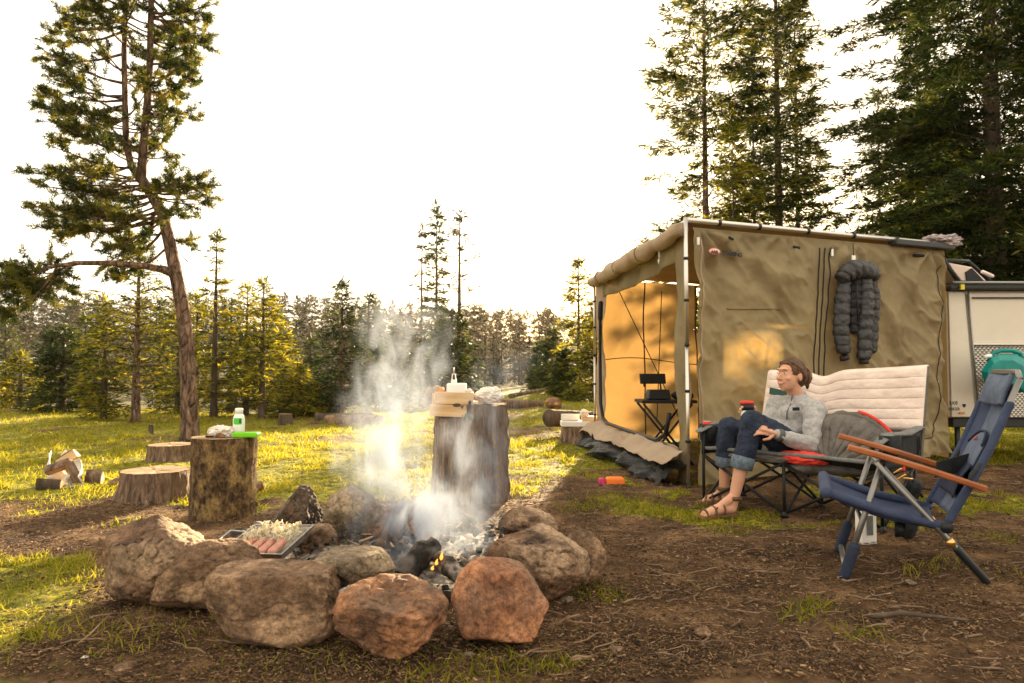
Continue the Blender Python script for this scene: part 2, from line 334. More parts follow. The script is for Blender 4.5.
# ------------------------------------------------------------------ ground
def Hh(x, y):
    x = np.asarray(x, float); y = np.asarray(y, float)
    d = np.sqrt(x * x + y * y)
    near = (fbm(x * 1.3, y * 1.3, 0, 3, 3) * .012 + fbm(x * 6, y * 6, 0, 5, 3) * .010) * sst(40, 12, d)
    mid = fbm(x * .22, y * .22, 0, 9, 3) * .12 * sst(7, 18, y)
    dip = -sst(13, 24, y + np.clip(x, -8, 3) * .3) * .9 * sst(2, -6, x + (y - 14) * .08)
    hill = sst(60, 190, y) * (9.5 + 2.2 * fbm(x * .012, y * .012, 0, 21, 3) - sst(-60, 60, x) * 2.2)
    left = sst(18, 60, y) * sst(-8, -40, x) * 1.6
    return near + mid + dip + hill + left
def gmask(x, y):
    x = np.asarray(x, float); y = np.asarray(y, float)
    n = fbm(x * .9, y * .9, 0, 31, 4); n2 = fbm(x * 2.6, y * 2.6, 0, 41, 3)
    far = sst(4.5, 5.6, y + n * .7 + np.where(x > .2, -.9, 0) - np.clip(x - .2, 0, 1) * 1.3)
    far = far * (1 - .75 * sst(.25, .55, n2) * sst(9, 6, y)) * (1 - .75 * sst(.15, .5, n) * sst(7, 10, y))
    lf = sst(-1.25, -1.75, x + (y - 3.0) * .15 + n2 * .2) * sst(3.75, 3.3, y + n2 * .3)
    lf2 = sst(.25, .5, n2) * sst(-.9, -1.4, x) * sst(4.0, 4.6, y) * .9
    rt = sst(.38, .62, n2 + n * .25) * sst(.3, .9, x) * .75 * sst(2.8, 4.2, y)
    rt2 = sst(6.2, 7.6, y - x * .1) * sst(3.6, 4.4, x)
    ring = sst(1.25, 1.6, np.hypot(x + .55, y - 3.7))
    return np.clip(np.maximum.reduce([far, lf, lf2, rt, rt2]), 0, 1) * ring
def axis(lo, hi, step, far, k):
    a = np.arange(lo, hi + 1e-6, step); t = np.linspace(0, 1, k + 1)[1:]
    g = (far[1] - hi) * (t ** 3) + t * step * 2; g2 = (lo - far[0]) * (t ** 3) + t * step * 2
    return np.concatenate([(lo - g2)[::-1], a, hi + g])
xs = axis(-4.6, 5.2, .035, (-420, 420), 60); ys = axis(1.6, 11, .035, (-60, 520), 80)
X, Y = np.meshgrid(xs, ys); Z = Hh(X, Y) + fbm(X * 18, Y * 18, 0, 7, 2) * .007 * sst(12, 8, Y)
GM = gmask(X, Y)
Z = Z + GM * .012 * sst(14, 9, Y) * np.abs(fbm(X * 9, Y * 9, 0, 8, 2))
nx, ny = len(xs), len(ys); idx = np.arange(nx * ny).reshape(ny, nx)
F = np.stack([idx[:-1, :-1], idx[:-1, 1:], idx[1:, 1:], idx[1:, :-1]], -1).reshape(-1, 4)
me = npmesh('ground', np.stack([X, Y, Z], -1).reshape(-1, 3), F); vattr(me, 'grass', GM.ravel())
far_m = sst(20, 45, np.hypot(X, Y)); vattr(me, 'far', far_m.ravel())
def ground_mat():
    m = bpy.data.materials.new('ground'); m.use_nodes = True; t = m.node_tree; b = t.nodes['Principled BSDF']; b.inputs['Roughness'].default_value = .95; b.inputs['Specular IOR Level'].default_value = .15
    tc = N(t, 'ShaderNodeTexCoord')
    def noise(s, d=8, off=0, r=.6):
        n = N(t, 'ShaderNodeTexNoise'); n.inputs['Scale'].default_value = s; n.inputs['Detail'].default_value = d; n.inputs['Roughness'].default_value = r
        a = N(t, 'ShaderNodeVectorMath', operation='ADD'); a.inputs[1].default_value = (off, off * .7, 0); t.links.new(tc.outputs['Object'], a.inputs[0]); t.links.new(a.outputs[0], n.inputs[0]); return n.outputs[0]
    def ramp(f, *st):
        c = N(t, 'ShaderNodeValToRGB'); e = c.color_ramp.elements
        e[0].position, e[0].color = st[0][0], (*st[0][1], 1); e[1].position, e[1].color = st[-1][0], (*st[-1][1], 1)
        for p, q in st[1:-1]: x = e.new(p); x.color = (*q, 1)
        t.links.new(f, c.inputs[0]); return c.outputs[0]
    def mix(f, a, c):
        x = N(t, 'ShaderNodeMix', data_type='RGBA'); t.links.new(f, x.inputs[0])
        for i, q in ((6, a), (7, c)): t.links.new(q, x.inputs[i])
        return x.outputs[2]
    dirt = ramp(noise(3.2, 10), (.34, (.035, .019, .010)), (.5, (.115, .063, .030)), (.66, (.25, .145, .07)))
    speck = ramp(noise(55, 4, 3), (.52, (.05, .03, .018)), (.68, (.34, .22, .13)))
    sp = N(t, 'ShaderNodeMapRange'); sp.inputs[1].default_value = .56; sp.inputs[2].default_value = .66; t.links.new(noise(38, 6, 9), sp.inputs[0])
    d2 = mix(sp.outputs[0], dirt, speck)
    gr = ramp(noise(14, 8, 5), (.34, (.055, .062, .007)), (.5, (.17, .165, .009)), (.66, (.36, .29, .035)))
    ag = N(t, 'ShaderNodeAttribute'); ag.attribute_name = 'grass'
    ad = N(t, 'ShaderNodeMath', operation='ADD'); t.links.new(ag.outputs['Fac'], ad.inputs[0]); t.links.new(noise(12, 6, 2), ad.inputs[1])
    mr = N(t, 'ShaderNodeMapRange'); mr.inputs[1].default_value = .75; mr.inputs[2].default_value = 1.15; t.links.new(ad.outputs[0], mr.inputs[0])
    c = mix(mr.outputs[0], d2, gr)
    af = N(t, 'ShaderNodeAttribute'); af.attribute_name = 'far'
    fr = ramp(noise(.12, 8, 4), (.4, (.06, .055, .022)), (.6, (.13, .10, .05)))
    c = mix(af.outputs['Fac'], c, fr); t.links.new(c, b.inputs['Base Color'])
    bp = N(t, 'ShaderNodeBump'); bp.inputs['Strength'].default_value = .9; bp.inputs['Distance'].default_value = .025; t.links.new(noise(30, 10, 6, .7), bp.inputs['Height']); t.links.new(bp.outputs[0], b.inputs['Normal'])
    return m
tag(link('ground', me, ground_mat(), None, True), kind='structure')

# distant bank of old snow
sb = MB(); c0 = P(8, 369, 60)
for k in range(9): sb.ell((c0.x - 3 + k * .75, 60 + (k % 3) * .3, float(Hh(c0.x, 60)) + .9 + .05 * k), (1.0, .5, .16), None, 10, 6)
tag(sb.build('snow_patch', M['snow']), kind='stuff')

# ------------------------------------------------------------------ grass and litter
rg = np.random.default_rng(11)
def scatter_quads(name, pos, dirs, length, width, m, rnd, bend=.3, kind='stuff'):
    n = len(pos); up = dirs / np.linalg.norm(dirs, axis=1, keepdims=True)
    side = np.cross(up, rg.normal(size=(n, 3))); side /= np.linalg.norm(side, axis=1, keepdims=True) + 1e-9
    w = side * width[:, None]; l = length[:, None]
    lean = rg.normal(size=(n, 3)) * bend; lean[:, 2] = -abs(lean[:, 2]) * .5
    v = np.stack([pos - w * .5, pos + w * .5, pos + up * l * .55 + lean * l * .3 + w * .42, pos + up * l * .55 + lean * l * .3 - w * .42, pos + up * l + lean * l], 1).reshape(-1, 3)
    b = np.arange(n)[:, None] * 5
    f = np.concatenate([b + np.array([[0, 1, 2]]), b + np.array([[0, 2, 3]]), b + np.array([[3, 2, 4]])])
    me = npmesh(name, v, f); vattr(me, 'rnd', np.repeat(rnd, 5)); return tag(link(name, me, m), kind=kind)
def samp(n, y0, y1, xl, xr):
    u = rg.random(n); y = y0 * (y1 / y0) ** u; x = (xl + (xr - xl) * rg.random(n)) * y; return x, y
x, y = samp(620000, 2.2, 26, -.95, .95)
g = gmask(x, y); cl_ = fbm(x * 5, y * 5, 0, 77, 3)
keep = rg.random(len(x)) < g * np.clip(.45 + cl_ * 1.1, 0.03, 1) * np.clip(.35 + (y - 2) * .12, .3, 1)
x, y, cc = x[keep], y[keep], cl_[keep]
ln = (.018 + .045 * rg.random(len(x)) ** 1.5) * (1 + .6 * np.clip(cc, 0, 1)) * np.where(y > 7, 1.25, 1)
d = rg.normal(size=(len(x), 3)) * .45; d[:, 2] = 1
scatter_quads('grass', np.stack([x, y, Hh(x, y) - .004], 1), d, ln, .003 + .00055 * y, M['grass'], np.clip(rg.normal(.42, .2, len(x)) + .12 * cc, 0, 1))
# tufts standing by particular stones and across the dirt
tx, ty = [], []
for px, py, n, s in ((800, 466 + 150, 60, .05), (452, 672, 160, .1), (505, 668, 200, .12), (560, 662, 90, .06), (618, 500, 300, .16), (655, 512, 300, .2), (585, 508, 200, .12), (730, 533, 120, .08), (20, 480, 300, .16),
                     (810, 607, 90, .05), (862, 636, 70, .05), (60, 505, 150, .12), (570, 590, 120, .07), (600, 598, 90, .06), (300, 655, 150, .2), (200, 628, 160, .25), (690, 462, 60, .1), (1000, 540, 90, .1), (940, 500, 120, .12)):
    p = G(px, py); tx.append(rg.normal(p.x, s, n)); ty.append(rg.normal(p.y, s * .7, n))
tx, ty = np.concatenate(tx), np.concatenate(ty); d = rg.normal(size=(len(tx), 3)) * .5; d[:, 2] = 1
scatter_quads('grass_tufts', np.stack([tx, ty, Hh(tx, ty) - .004], 1), d, .02 + .05 * rg.random(len(tx)), np.full(len(tx), .005), M['grass'], np.clip(rg.normal(.3, .15, len(tx)), 0, 1))
# litter: needles, chips and bark flakes on the bare soil
x, y = samp(260000, 2.1, 9, -.85, .85); g = gmask(x, y)
keep = rg.random(len(x)) < (1 - .75 * g) * np.clip(.62 + .6 * fbm(x * 3, y * 3, 0, 55, 3), .3, 1); x, y = x[keep], y[keep]; n = len(x)
a = rg.random(n) * 2 * PI; d = np.stack([np.cos(a), np.sin(a), rg.normal(size=n) * .12], 1); ln = .006 + .040 * rg.random(n) ** 4; wd = np.where((rg.random(n) < .4) & (ln < .018), ln * .6, .0018 + .0022 * rg.random(n))
p0 = np.stack([x, y, Hh(x, y) + .005 + .008 * rg.random(n)], 1); sd = np.stack([-np.sin(a), np.cos(a), rg.normal(size=n) * .3], 1) * wd[:, None] / 2; th = np.array([[0, 0, 1]]) * (wd * .35)[:, None]
V = np.stack([p0 - sd, p0 + sd, p0 + th * 1.5, p0 + d * ln[:, None] - sd, p0 + d * ln[:, None] + sd, p0 + d * ln[:, None] + th], 1).reshape(-1, 3); b = np.arange(n)[:, None] * 6
F = np.concatenate([b + np.array([q]) for q in ([0, 3, 5], [0, 5, 2], [1, 2, 5], [1, 5, 4], [0, 2, 1], [3, 4, 5], [0, 1, 4], [0, 4, 3])])
me = npmesh('ground_litter', V, F); vattr(me, 'rnd', np.repeat(np.clip(rg.beta(1.1, 1.9, n), 0, 1), 6)); tag(link('ground_litter', me, M['litter']), kind='stuff')
# fallen twigs: bent sticks
rt = random.Random(4); tb = MB(); nt_ = 0
while nt_ < 420:
    yy = 2.2 * (7 / 2.2) ** rt.random(); xx = rt.uniform(-.75, .8) * yy
    if gmask([xx], [yy])[0] > .4 or math.hypot(xx + .55, yy - 3.7) < 1.25: continue
    if xx < 0 and rt.random() < .6: continue
    a = rt.uniform(0, PI) * .5 + rt.choice((0, 2.4)); l = rt.uniform(.04, .17); r = rt.uniform(.0015, .0042); pts = []
    for k in range(5):
        q = k / 4; pts.append((xx + math.cos(a) * l * q + rt.uniform(-1, 1) * .012, yy + math.sin(a) * l * q + rt.uniform(-1, 1) * .012, float(Hh(xx, yy)) + r + .008 + rt.uniform(0, .006)))
    tb.tube(pts, [r, r * 1.1, r, r * .8, r * .5], 5); nt_ += 1
tag(tb.build('fallen_twigs', pm('twig', (.09, .055, .035), (.26, .165, .10), None, 7, .9, .4, 40)), kind='stuff')

# ------------------------------------------------------------------ trees
def conifer(rng, H, R, c0=.1, nb=150, spr=26, leaf=.13, wid=.013, up=.22, droop=.45, shape=.75, trunk_r=None, gap=0, lean=(0, 0), k=2, side=None):
    tr_ = trunk_r or H * .013; t = np.sort(rng.random(nb)); nw = max(6, int(nb / 7)); t = np.clip((np.floor(t * nw) + .5) / nw + rng.normal(size=nb) * .12 / nw, 0.002, .998); h = H * (c0 + (.985 - c0) * t)
    Lb = R * ((1 - t) ** shape) * (.45 + .6 * rng.random(nb)) + .04 * R
    az = rng.random(nb) * 2 * PI
    if gap: 
        kill = (vn(t * 9, az, 0, int(rng.integers(99))) < -1 + gap * 2); Lb = np.where(kill, Lb * .25, Lb)
    if side: Lb = Lb * (1 + side[1] * np.cos(az - side[0]))
    n = np.maximum(4, (spr * Lb / R).astype(int)); i = np.repeat(np.arange(nb), n); m = len(i)
    q = .12 + .88 * rng.random(m) ** .65; s = (rng.random(m) * 2 - 1) * .42 * (1.05 - q) * Lb[i] + rng.normal(size=m) * .02
    ca, sa = np.cos(az[i]), np.sin(az[i]); l = Lb[i]
    upq = up + .5 * t[i]
    pos = np.stack([ca * q * l - sa * s, sa * q * l + ca * s, h[i] + l * (upq * q - droop * (1 - .6 * t[i]) * q * q) - abs(s) * .22 + rng.normal(size=m) * .012], 1)
    sg = np.sign(s)
    d = np.stack([ca * .9 - sa * sg * .7, sa * .9 + ca * sg * .7, np.full(m, -.05)], 1) + rng.normal(size=(m, 3)) * np.array([.3, .3, .14])
    d /= np.linalg.norm(d, axis=1, keepdims=True)
    top = rng.random((22, 1)) ; tp = np.concatenate([rng.normal(size=(22, 2)) * .015 * R, H * (.93 + .07 * top)], 1); td = rng.normal(size=(22, 3)) * .6; td[:, 2] += .8
    pos = np.concatenate([pos, tp]); d = np.concatenate([d, td]); rnd0 = np.clip(rng.normal(.40, .30, len(pos)) + .2 * vn(pos[:, 0] * 2, pos[:, 1] * 2, pos[:, 2] * 2, 5), 0, 1)
    VV, RR = [], []
    for _ in range(k):
        dd = d + rng.normal(size=d.shape) * np.array([.45, .45, .25]); dd /= np.linalg.norm(dd, axis=1, keepdims=True)
        w = np.cross(dd, rng.normal(size=d.shape) * np.array([.5, .5, 1.3])); w /= np.linalg.norm(w, axis=1, keepdims=True) + 1e-9
        ll = leaf * (.5 + rng.random(len(pos)))[:, None]; ww = w * wid * (.6 + .8 * rng.random(len(pos)))[:, None]; p = pos + rng.normal(size=pos.shape) * leaf * np.array([.28, .28, .12])
        VV.append(np.stack([p, p + dd * ll * .45 + ww, p + dd * ll, p + dd * ll * .45 - ww], 1).reshape(-1, 3)); RR.append(np.repeat(rnd0, 4))
    V = np.concatenate(VV); Rn = np.concatenate(RR); V[:, 0] += lean[0] * V[:, 2]; V[:, 1] += lean[1] * V[:, 2]
    Fq = np.arange(len(V)).reshape(-1, 4)
    T = MB(); T.tube([(lean[0] * H * a, lean[1] * H * a, H * a - (.1 if a == 0 else 0)) for a in (0, .05, .25, .5, .75, .97)], [tr_ * 1.35, tr_, tr_ * .85, tr_ * .6, tr_ * .35, tr_ * .1], 9)
    for j in range(0, nb, 1 if nb < 200 else 2):
        c, s_, l = math.cos(az[j]), math.sin(az[j]), Lb[j] * .85; u = up + .5 * t[j]; dr = droop * (1 - .6 * t[j]); b = min(.02, tr_ * .22) * (.4 + l / R * .7)
        T.tube([(lean[0] * h[j] + c * l * q, lean[1] * h[j] + s_ * l * q, h[j] + l * (u * q - dr * q * q)) for q in (0, .5, 1)], [b, b * .6, b * .2], 3, False)
    return T, V, Fq, Rn
def plant_tree(name, label, px, Yd, top, wpx, leafm='needle_dark', barkm='bark_dark', group=None, seed=0, trunkpx=None, cat='tree', offs=None, **kw):
    rng = np.random.default_rng(seed * 7 + 3); b = P(px, 400, Yd); z0 = float(Hh(b.x, Yd)); H = P(px, top, Yd).z - z0; R = wpx / 2 / FPX * Yd * (1.18 if leafm == 'needle_lit' else 1)
    if trunkpx: kw['trunk_r'] = trunkpx / 2 / FPX * Yd
    T, V, Fq, Rn = conifer(rng, H, R, **kw)
    t = thing(name, label, cat, (b.x, Yd, z0), 0, group)
    T.build('trunk', M[barkm], t, True, local=True)
    me = npmesh('crown', V, Fq); vattr(me, 'rnd', Rn); link('crown', me, M[leafm], t)
    return t

G1 = 'young conifers along the edge of the meadow'
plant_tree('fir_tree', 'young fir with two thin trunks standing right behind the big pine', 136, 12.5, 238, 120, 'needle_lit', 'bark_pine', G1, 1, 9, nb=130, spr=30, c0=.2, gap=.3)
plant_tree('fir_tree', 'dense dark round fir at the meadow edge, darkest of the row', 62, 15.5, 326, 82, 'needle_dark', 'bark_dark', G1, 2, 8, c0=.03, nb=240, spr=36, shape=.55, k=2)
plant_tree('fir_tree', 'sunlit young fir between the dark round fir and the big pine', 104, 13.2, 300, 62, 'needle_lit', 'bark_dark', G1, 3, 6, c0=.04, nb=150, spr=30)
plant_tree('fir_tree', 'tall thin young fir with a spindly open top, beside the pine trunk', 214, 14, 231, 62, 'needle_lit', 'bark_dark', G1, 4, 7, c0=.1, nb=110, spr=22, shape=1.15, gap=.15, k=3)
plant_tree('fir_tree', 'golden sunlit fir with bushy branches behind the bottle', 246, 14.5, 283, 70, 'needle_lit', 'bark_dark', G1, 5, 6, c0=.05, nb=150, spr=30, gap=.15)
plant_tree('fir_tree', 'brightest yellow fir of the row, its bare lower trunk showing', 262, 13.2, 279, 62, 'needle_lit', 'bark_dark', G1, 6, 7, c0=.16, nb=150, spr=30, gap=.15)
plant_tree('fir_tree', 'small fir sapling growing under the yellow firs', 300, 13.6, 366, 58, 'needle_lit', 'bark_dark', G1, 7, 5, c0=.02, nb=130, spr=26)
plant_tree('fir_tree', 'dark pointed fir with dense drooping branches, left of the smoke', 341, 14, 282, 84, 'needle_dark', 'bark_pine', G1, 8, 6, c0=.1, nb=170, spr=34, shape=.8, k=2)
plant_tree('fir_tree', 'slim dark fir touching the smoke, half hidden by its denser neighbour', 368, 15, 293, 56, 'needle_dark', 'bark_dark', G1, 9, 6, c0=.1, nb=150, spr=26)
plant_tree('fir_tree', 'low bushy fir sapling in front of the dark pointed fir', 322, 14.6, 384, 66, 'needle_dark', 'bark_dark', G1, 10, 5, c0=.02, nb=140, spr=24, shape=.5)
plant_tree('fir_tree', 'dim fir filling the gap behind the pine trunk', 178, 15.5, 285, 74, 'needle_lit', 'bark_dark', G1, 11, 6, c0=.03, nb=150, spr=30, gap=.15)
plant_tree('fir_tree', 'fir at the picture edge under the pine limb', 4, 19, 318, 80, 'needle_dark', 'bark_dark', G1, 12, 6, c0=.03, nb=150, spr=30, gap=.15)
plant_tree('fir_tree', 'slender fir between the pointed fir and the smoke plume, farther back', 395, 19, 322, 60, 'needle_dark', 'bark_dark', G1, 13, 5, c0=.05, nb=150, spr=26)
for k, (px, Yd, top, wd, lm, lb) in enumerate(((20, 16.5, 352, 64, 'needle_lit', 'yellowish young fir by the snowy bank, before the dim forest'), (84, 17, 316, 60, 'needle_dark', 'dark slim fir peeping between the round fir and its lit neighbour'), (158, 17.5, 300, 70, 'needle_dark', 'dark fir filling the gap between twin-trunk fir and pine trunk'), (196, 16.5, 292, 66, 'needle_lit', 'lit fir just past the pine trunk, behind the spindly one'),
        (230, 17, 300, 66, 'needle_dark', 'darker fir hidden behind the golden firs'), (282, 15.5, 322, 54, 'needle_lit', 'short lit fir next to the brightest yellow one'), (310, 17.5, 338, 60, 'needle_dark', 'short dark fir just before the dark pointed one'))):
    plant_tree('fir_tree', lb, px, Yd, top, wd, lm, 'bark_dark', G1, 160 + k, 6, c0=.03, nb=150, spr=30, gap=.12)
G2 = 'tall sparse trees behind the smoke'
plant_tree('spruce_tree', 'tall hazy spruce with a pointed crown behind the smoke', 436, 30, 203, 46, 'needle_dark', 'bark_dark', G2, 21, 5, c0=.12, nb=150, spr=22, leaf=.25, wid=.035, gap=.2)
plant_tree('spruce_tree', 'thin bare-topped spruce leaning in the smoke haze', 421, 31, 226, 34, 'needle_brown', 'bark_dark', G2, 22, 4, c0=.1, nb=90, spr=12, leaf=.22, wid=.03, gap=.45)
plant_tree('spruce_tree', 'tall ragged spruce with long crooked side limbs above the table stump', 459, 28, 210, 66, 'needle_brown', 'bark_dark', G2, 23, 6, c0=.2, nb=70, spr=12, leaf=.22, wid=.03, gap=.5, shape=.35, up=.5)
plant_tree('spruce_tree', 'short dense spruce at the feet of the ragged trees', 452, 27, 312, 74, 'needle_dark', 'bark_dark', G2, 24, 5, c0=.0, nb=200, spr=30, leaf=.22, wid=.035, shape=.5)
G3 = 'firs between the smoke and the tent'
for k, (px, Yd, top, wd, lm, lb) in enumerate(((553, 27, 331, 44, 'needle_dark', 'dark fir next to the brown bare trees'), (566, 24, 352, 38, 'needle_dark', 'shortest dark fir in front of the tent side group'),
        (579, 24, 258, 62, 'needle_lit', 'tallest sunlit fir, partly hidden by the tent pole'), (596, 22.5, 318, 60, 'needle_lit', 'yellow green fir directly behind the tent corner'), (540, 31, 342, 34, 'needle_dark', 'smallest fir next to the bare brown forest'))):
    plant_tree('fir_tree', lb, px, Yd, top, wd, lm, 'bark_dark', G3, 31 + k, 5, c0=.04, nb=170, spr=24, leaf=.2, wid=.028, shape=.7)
# brown, half bare trees in the middle distance
rr = random.Random(8)
ORD = ['first', 'second', 'third', 'fourth', 'fifth', 'sixth', 'seventh', 'eighth', 'ninth', 'tenth', 'eleventh', 'twelfth', 'thirteenth', 'fourteenth', 'fifteenth', 'sixteenth', 'seventeenth']
bt_ = sorted((372 + k * 5.6 + rr.uniform(-6, 6), rr.uniform(42, 62), k) for k in range(34))
for j, (px, Yd, k) in enumerate(bt_):
    top = 330 + rr.uniform(-16, 18) + (0 if px > 480 else -6); 
    if k in (20, 27): top -= 30
    lb = ('%s brown half-bare conifer counting from the smoke towards the tent' % ORD[j]) if j < 17 else ('%s brown half-bare conifer counting from the tent back towards the smoke' % ORD[33 - j])
    plant_tree('bare_tree', lb, px, Yd, top, rr.uniform(15, 25), 'needle_brown' if rr.random() < .72 else 'needle_far', 'bark_dark', 'brown half-bare conifers behind the meadow', 50 + k, rr.uniform(1.6, 2.6), c0=.05, nb=110, spr=16, leaf=.3, wid=.03, gap=.2, k=1, shape=.95)
dt_ = sorted((-10 + k * 26 + rr.uniform(-9, 9), rr.uniform(34, 58), k) for k in range(16))
for j, (px, Yd, k) in enumerate(dt_):
    plant_tree('forest_tree', '%s dim forest conifer counting from the snowy bank towards the smoke' % ORD[j], px, Yd, 318 + rr.uniform(-14, 18), rr.uniform(22, 36), 'needle_brown' if k % 3 == 0 else 'needle_far', 'bark_dark', 'dim conifers behind the row of young firs', 100 + k, rr.uniform(2, 3), c0=.04, nb=150, spr=20, leaf=.3, wid=.035, k=1, shape=.95)
G4 = 'tall spruces behind the tent'
kw = dict(leaf=.22, wid=.02, k=4)
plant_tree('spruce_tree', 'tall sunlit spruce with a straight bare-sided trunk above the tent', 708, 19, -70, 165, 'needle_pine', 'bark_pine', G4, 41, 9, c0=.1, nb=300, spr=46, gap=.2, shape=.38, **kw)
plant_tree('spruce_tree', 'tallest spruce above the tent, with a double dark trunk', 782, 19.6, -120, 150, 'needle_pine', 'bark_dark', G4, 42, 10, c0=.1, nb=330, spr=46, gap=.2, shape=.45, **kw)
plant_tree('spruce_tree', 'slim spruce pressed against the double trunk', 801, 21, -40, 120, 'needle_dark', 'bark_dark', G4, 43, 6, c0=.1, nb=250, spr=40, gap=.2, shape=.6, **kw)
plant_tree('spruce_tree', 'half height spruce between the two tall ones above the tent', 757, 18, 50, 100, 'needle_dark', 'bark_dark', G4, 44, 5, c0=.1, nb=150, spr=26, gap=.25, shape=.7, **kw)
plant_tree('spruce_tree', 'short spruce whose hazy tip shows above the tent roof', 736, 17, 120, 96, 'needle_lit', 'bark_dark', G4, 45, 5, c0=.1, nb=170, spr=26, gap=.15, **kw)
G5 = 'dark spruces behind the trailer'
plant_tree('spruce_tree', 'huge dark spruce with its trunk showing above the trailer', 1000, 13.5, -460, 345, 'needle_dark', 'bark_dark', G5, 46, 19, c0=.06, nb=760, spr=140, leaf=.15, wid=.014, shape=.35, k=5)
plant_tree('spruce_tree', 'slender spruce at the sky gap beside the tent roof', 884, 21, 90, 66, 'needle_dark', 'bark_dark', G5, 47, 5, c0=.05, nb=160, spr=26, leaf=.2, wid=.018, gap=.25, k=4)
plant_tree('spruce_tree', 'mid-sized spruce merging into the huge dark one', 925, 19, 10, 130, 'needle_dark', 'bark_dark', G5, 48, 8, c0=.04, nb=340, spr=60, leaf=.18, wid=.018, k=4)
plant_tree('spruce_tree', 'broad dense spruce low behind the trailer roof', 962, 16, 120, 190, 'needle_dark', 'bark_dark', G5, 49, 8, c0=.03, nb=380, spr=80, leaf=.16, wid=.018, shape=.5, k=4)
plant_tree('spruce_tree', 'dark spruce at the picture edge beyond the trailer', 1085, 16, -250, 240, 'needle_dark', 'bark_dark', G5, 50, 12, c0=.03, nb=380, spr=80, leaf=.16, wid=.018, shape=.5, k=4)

# far wooded hillside (one mass)
rf = np.random.default_rng(5); protos = []
for k in range(5):
    T, V, Fq, Rn = conifer(rf, 1.0, .16, c0=.02, nb=44, spr=8, leaf=.08, wid=.014, shape=.95, up=.1, droop=.3, k=1, trunk_r=.01); protos.append((V, Fq, Rn))
VV, FF, RR = [], [], []; off = 0
for k in range(1500):
    yy = 62 + 150 * rf.random() ** .8; xx = (rf.random() * 2 - 1) * .95 * yy; V, Fq, Rn = protos[k % 5]; hh = (4.6 + 4.2 * rf.random()) * (1 if yy > 90 else .75); a = rf.random() * 6.28
    c, s = math.cos(a), math.sin(a); W = V * hh * np.array([1.15, 1.15, 1]); VV.append(np.stack([W[:, 0] * c - W[:, 1] * s + xx, W[:, 0] * s + W[:, 1] * c + yy, W[:, 2] + float(Hh(xx, yy)) - .2], 1))
    FF.append(Fq + off); off += len(V); tone = 1.0 if (rf.random() < .3 + .3 * (xx > -20)) else rf.random() * .5; RR.append(np.clip(Rn * .3 + tone * .8, 0, 1))
me = npmesh('far_forest', np.concatenate(VV), np.concatenate(FF)); vattr(me, 'rnd', np.concatenate(RR)); tag(link('far_forest', me, M['needle_far']), kind='stuff')

# the big two-stemmed pine
PY = 9.8
pb = G(190, 441); PY = pb.y
pine = thing('pine_tree', 'tall leaning lodgepole pine forking into two stems, with one long bare side limb', 'tree', (pb.x, pb.y, 0))
rp = random.Random(21); T = MB()
def Q(px, py, dy=0): return P(px, py, PY + dy)
T.tube([Q(189, 446), Q(190, 436), Q(189, 400), Q(187, 350), Q(183, 310), Q(176, 275), Q(170, 245), Q(163, 215), Q(152, 195), Q(141, 178)], [.165, .120, .104, .095, .088, .083, .077, .072, .068, .065], 14)
st1 = [Q(141, 180), Q(131, 165), Q(126, 140, .05), Q(125, 100, .1), Q(124, 50, .1), Q(126, 0, .1), Q(128, -60, .1), Q(127, -120, .1)]
st2 = [Q(141, 180), Q(143, 155), Q(147, 110, -.1), Q(150, 60, -.15), Q(151, 10, -.2), Q(153, -50, -.2), Q(152, -130, -.2)]
T.tube(st1, [.06, .048, .043, .038, .034, .028, .02, .01], 10); T.tube(st2, [.066, .058, .05, .044, .038, .03, .01], 10)
limb = [Q(178, 277), Q(165, 270, -.1), Q(145, 266, -.25), Q(110, 263, -.4), Q(75, 263, -.5), Q(45, 268, -.6), Q(15, 276, -.7)]
T.tube(limb, [.055, .05, .042, .034, .028, .018, .008], 8)
tufts = []
def interp(st, z):
    for a, b in zip(st[:-1], st[1:]):
        if a.z <= z <= b.z: return a.lerp(b, (z - a.z) / (b.z - a.z + 1e-6))
    return st[0] if z < st[0].z else st[-1]
def branch(a, b, r=.018, dens=1.0, subs=6, start=.35):
    a, b = Vector(a), Vector(b); L_ = (b - a).length; mid = (a + b) / 2 + Vector((0, 0, -.06 * L_)); pts = [a, (a + mid) / 2 + Vector((0, 0, -.02)), mid, (mid + b) / 2, b]
    T.tube(pts, [r, r * .8, r * .6, r * .45, r * .25], 4, False); ax = (b - a).normalized()
    for k in range(int(.72 * subs * dens * max(.5, L_))):
        q = start + (1 - start) * rp.random(); p = a.lerp(b, q) + Vector((0, 0, -.05 * L_ * (1 - abs(2 * q - 1))))
        d = Vector((rp.gauss(0, 1), rp.gauss(0, 1), rp.gauss(.25, .6))).normalized() * .8 + ax * .7; l = rp.uniform(.1, .32) * (1.1 - .4 * q); e = p + d.normalized() * l
        T.tube([p, e], [.006, .003], 3, False)
        for s in range(3): tufts.append((p.lerp(e, .35 + .3 * s + .1 * rp.random()), (d + Vector((rp.gauss(0, .4), rp.gauss(0, .4), rp.gauss(.3, .3)))).normalized()))
    tufts.append((b, ax)); 
lefts = [(90, -110), (80, -80), (70, -50), (64, -25), (78, 4), (66, 16), (52, 31), (40, 46), (36, 64), (52, 78), (33, 104), (40, 123), (42, 92), (50, 142), (60, 128), (31, 176), (44, 186), (56, 165), (33, 211), (46, 226), (60, 205), (75, 190), (86, 170)]
rights = [(200, -110), (215, -80), (222, -50), (225, -25), (216, 2), (209, 16), (200, 30), (205, 44), (192, 54), (196, 72), (184, 66), (174, 90), (177, 101), (166, 118), (164, 136), (160, 150), (186, 8), (190, 34), (172, 50)]
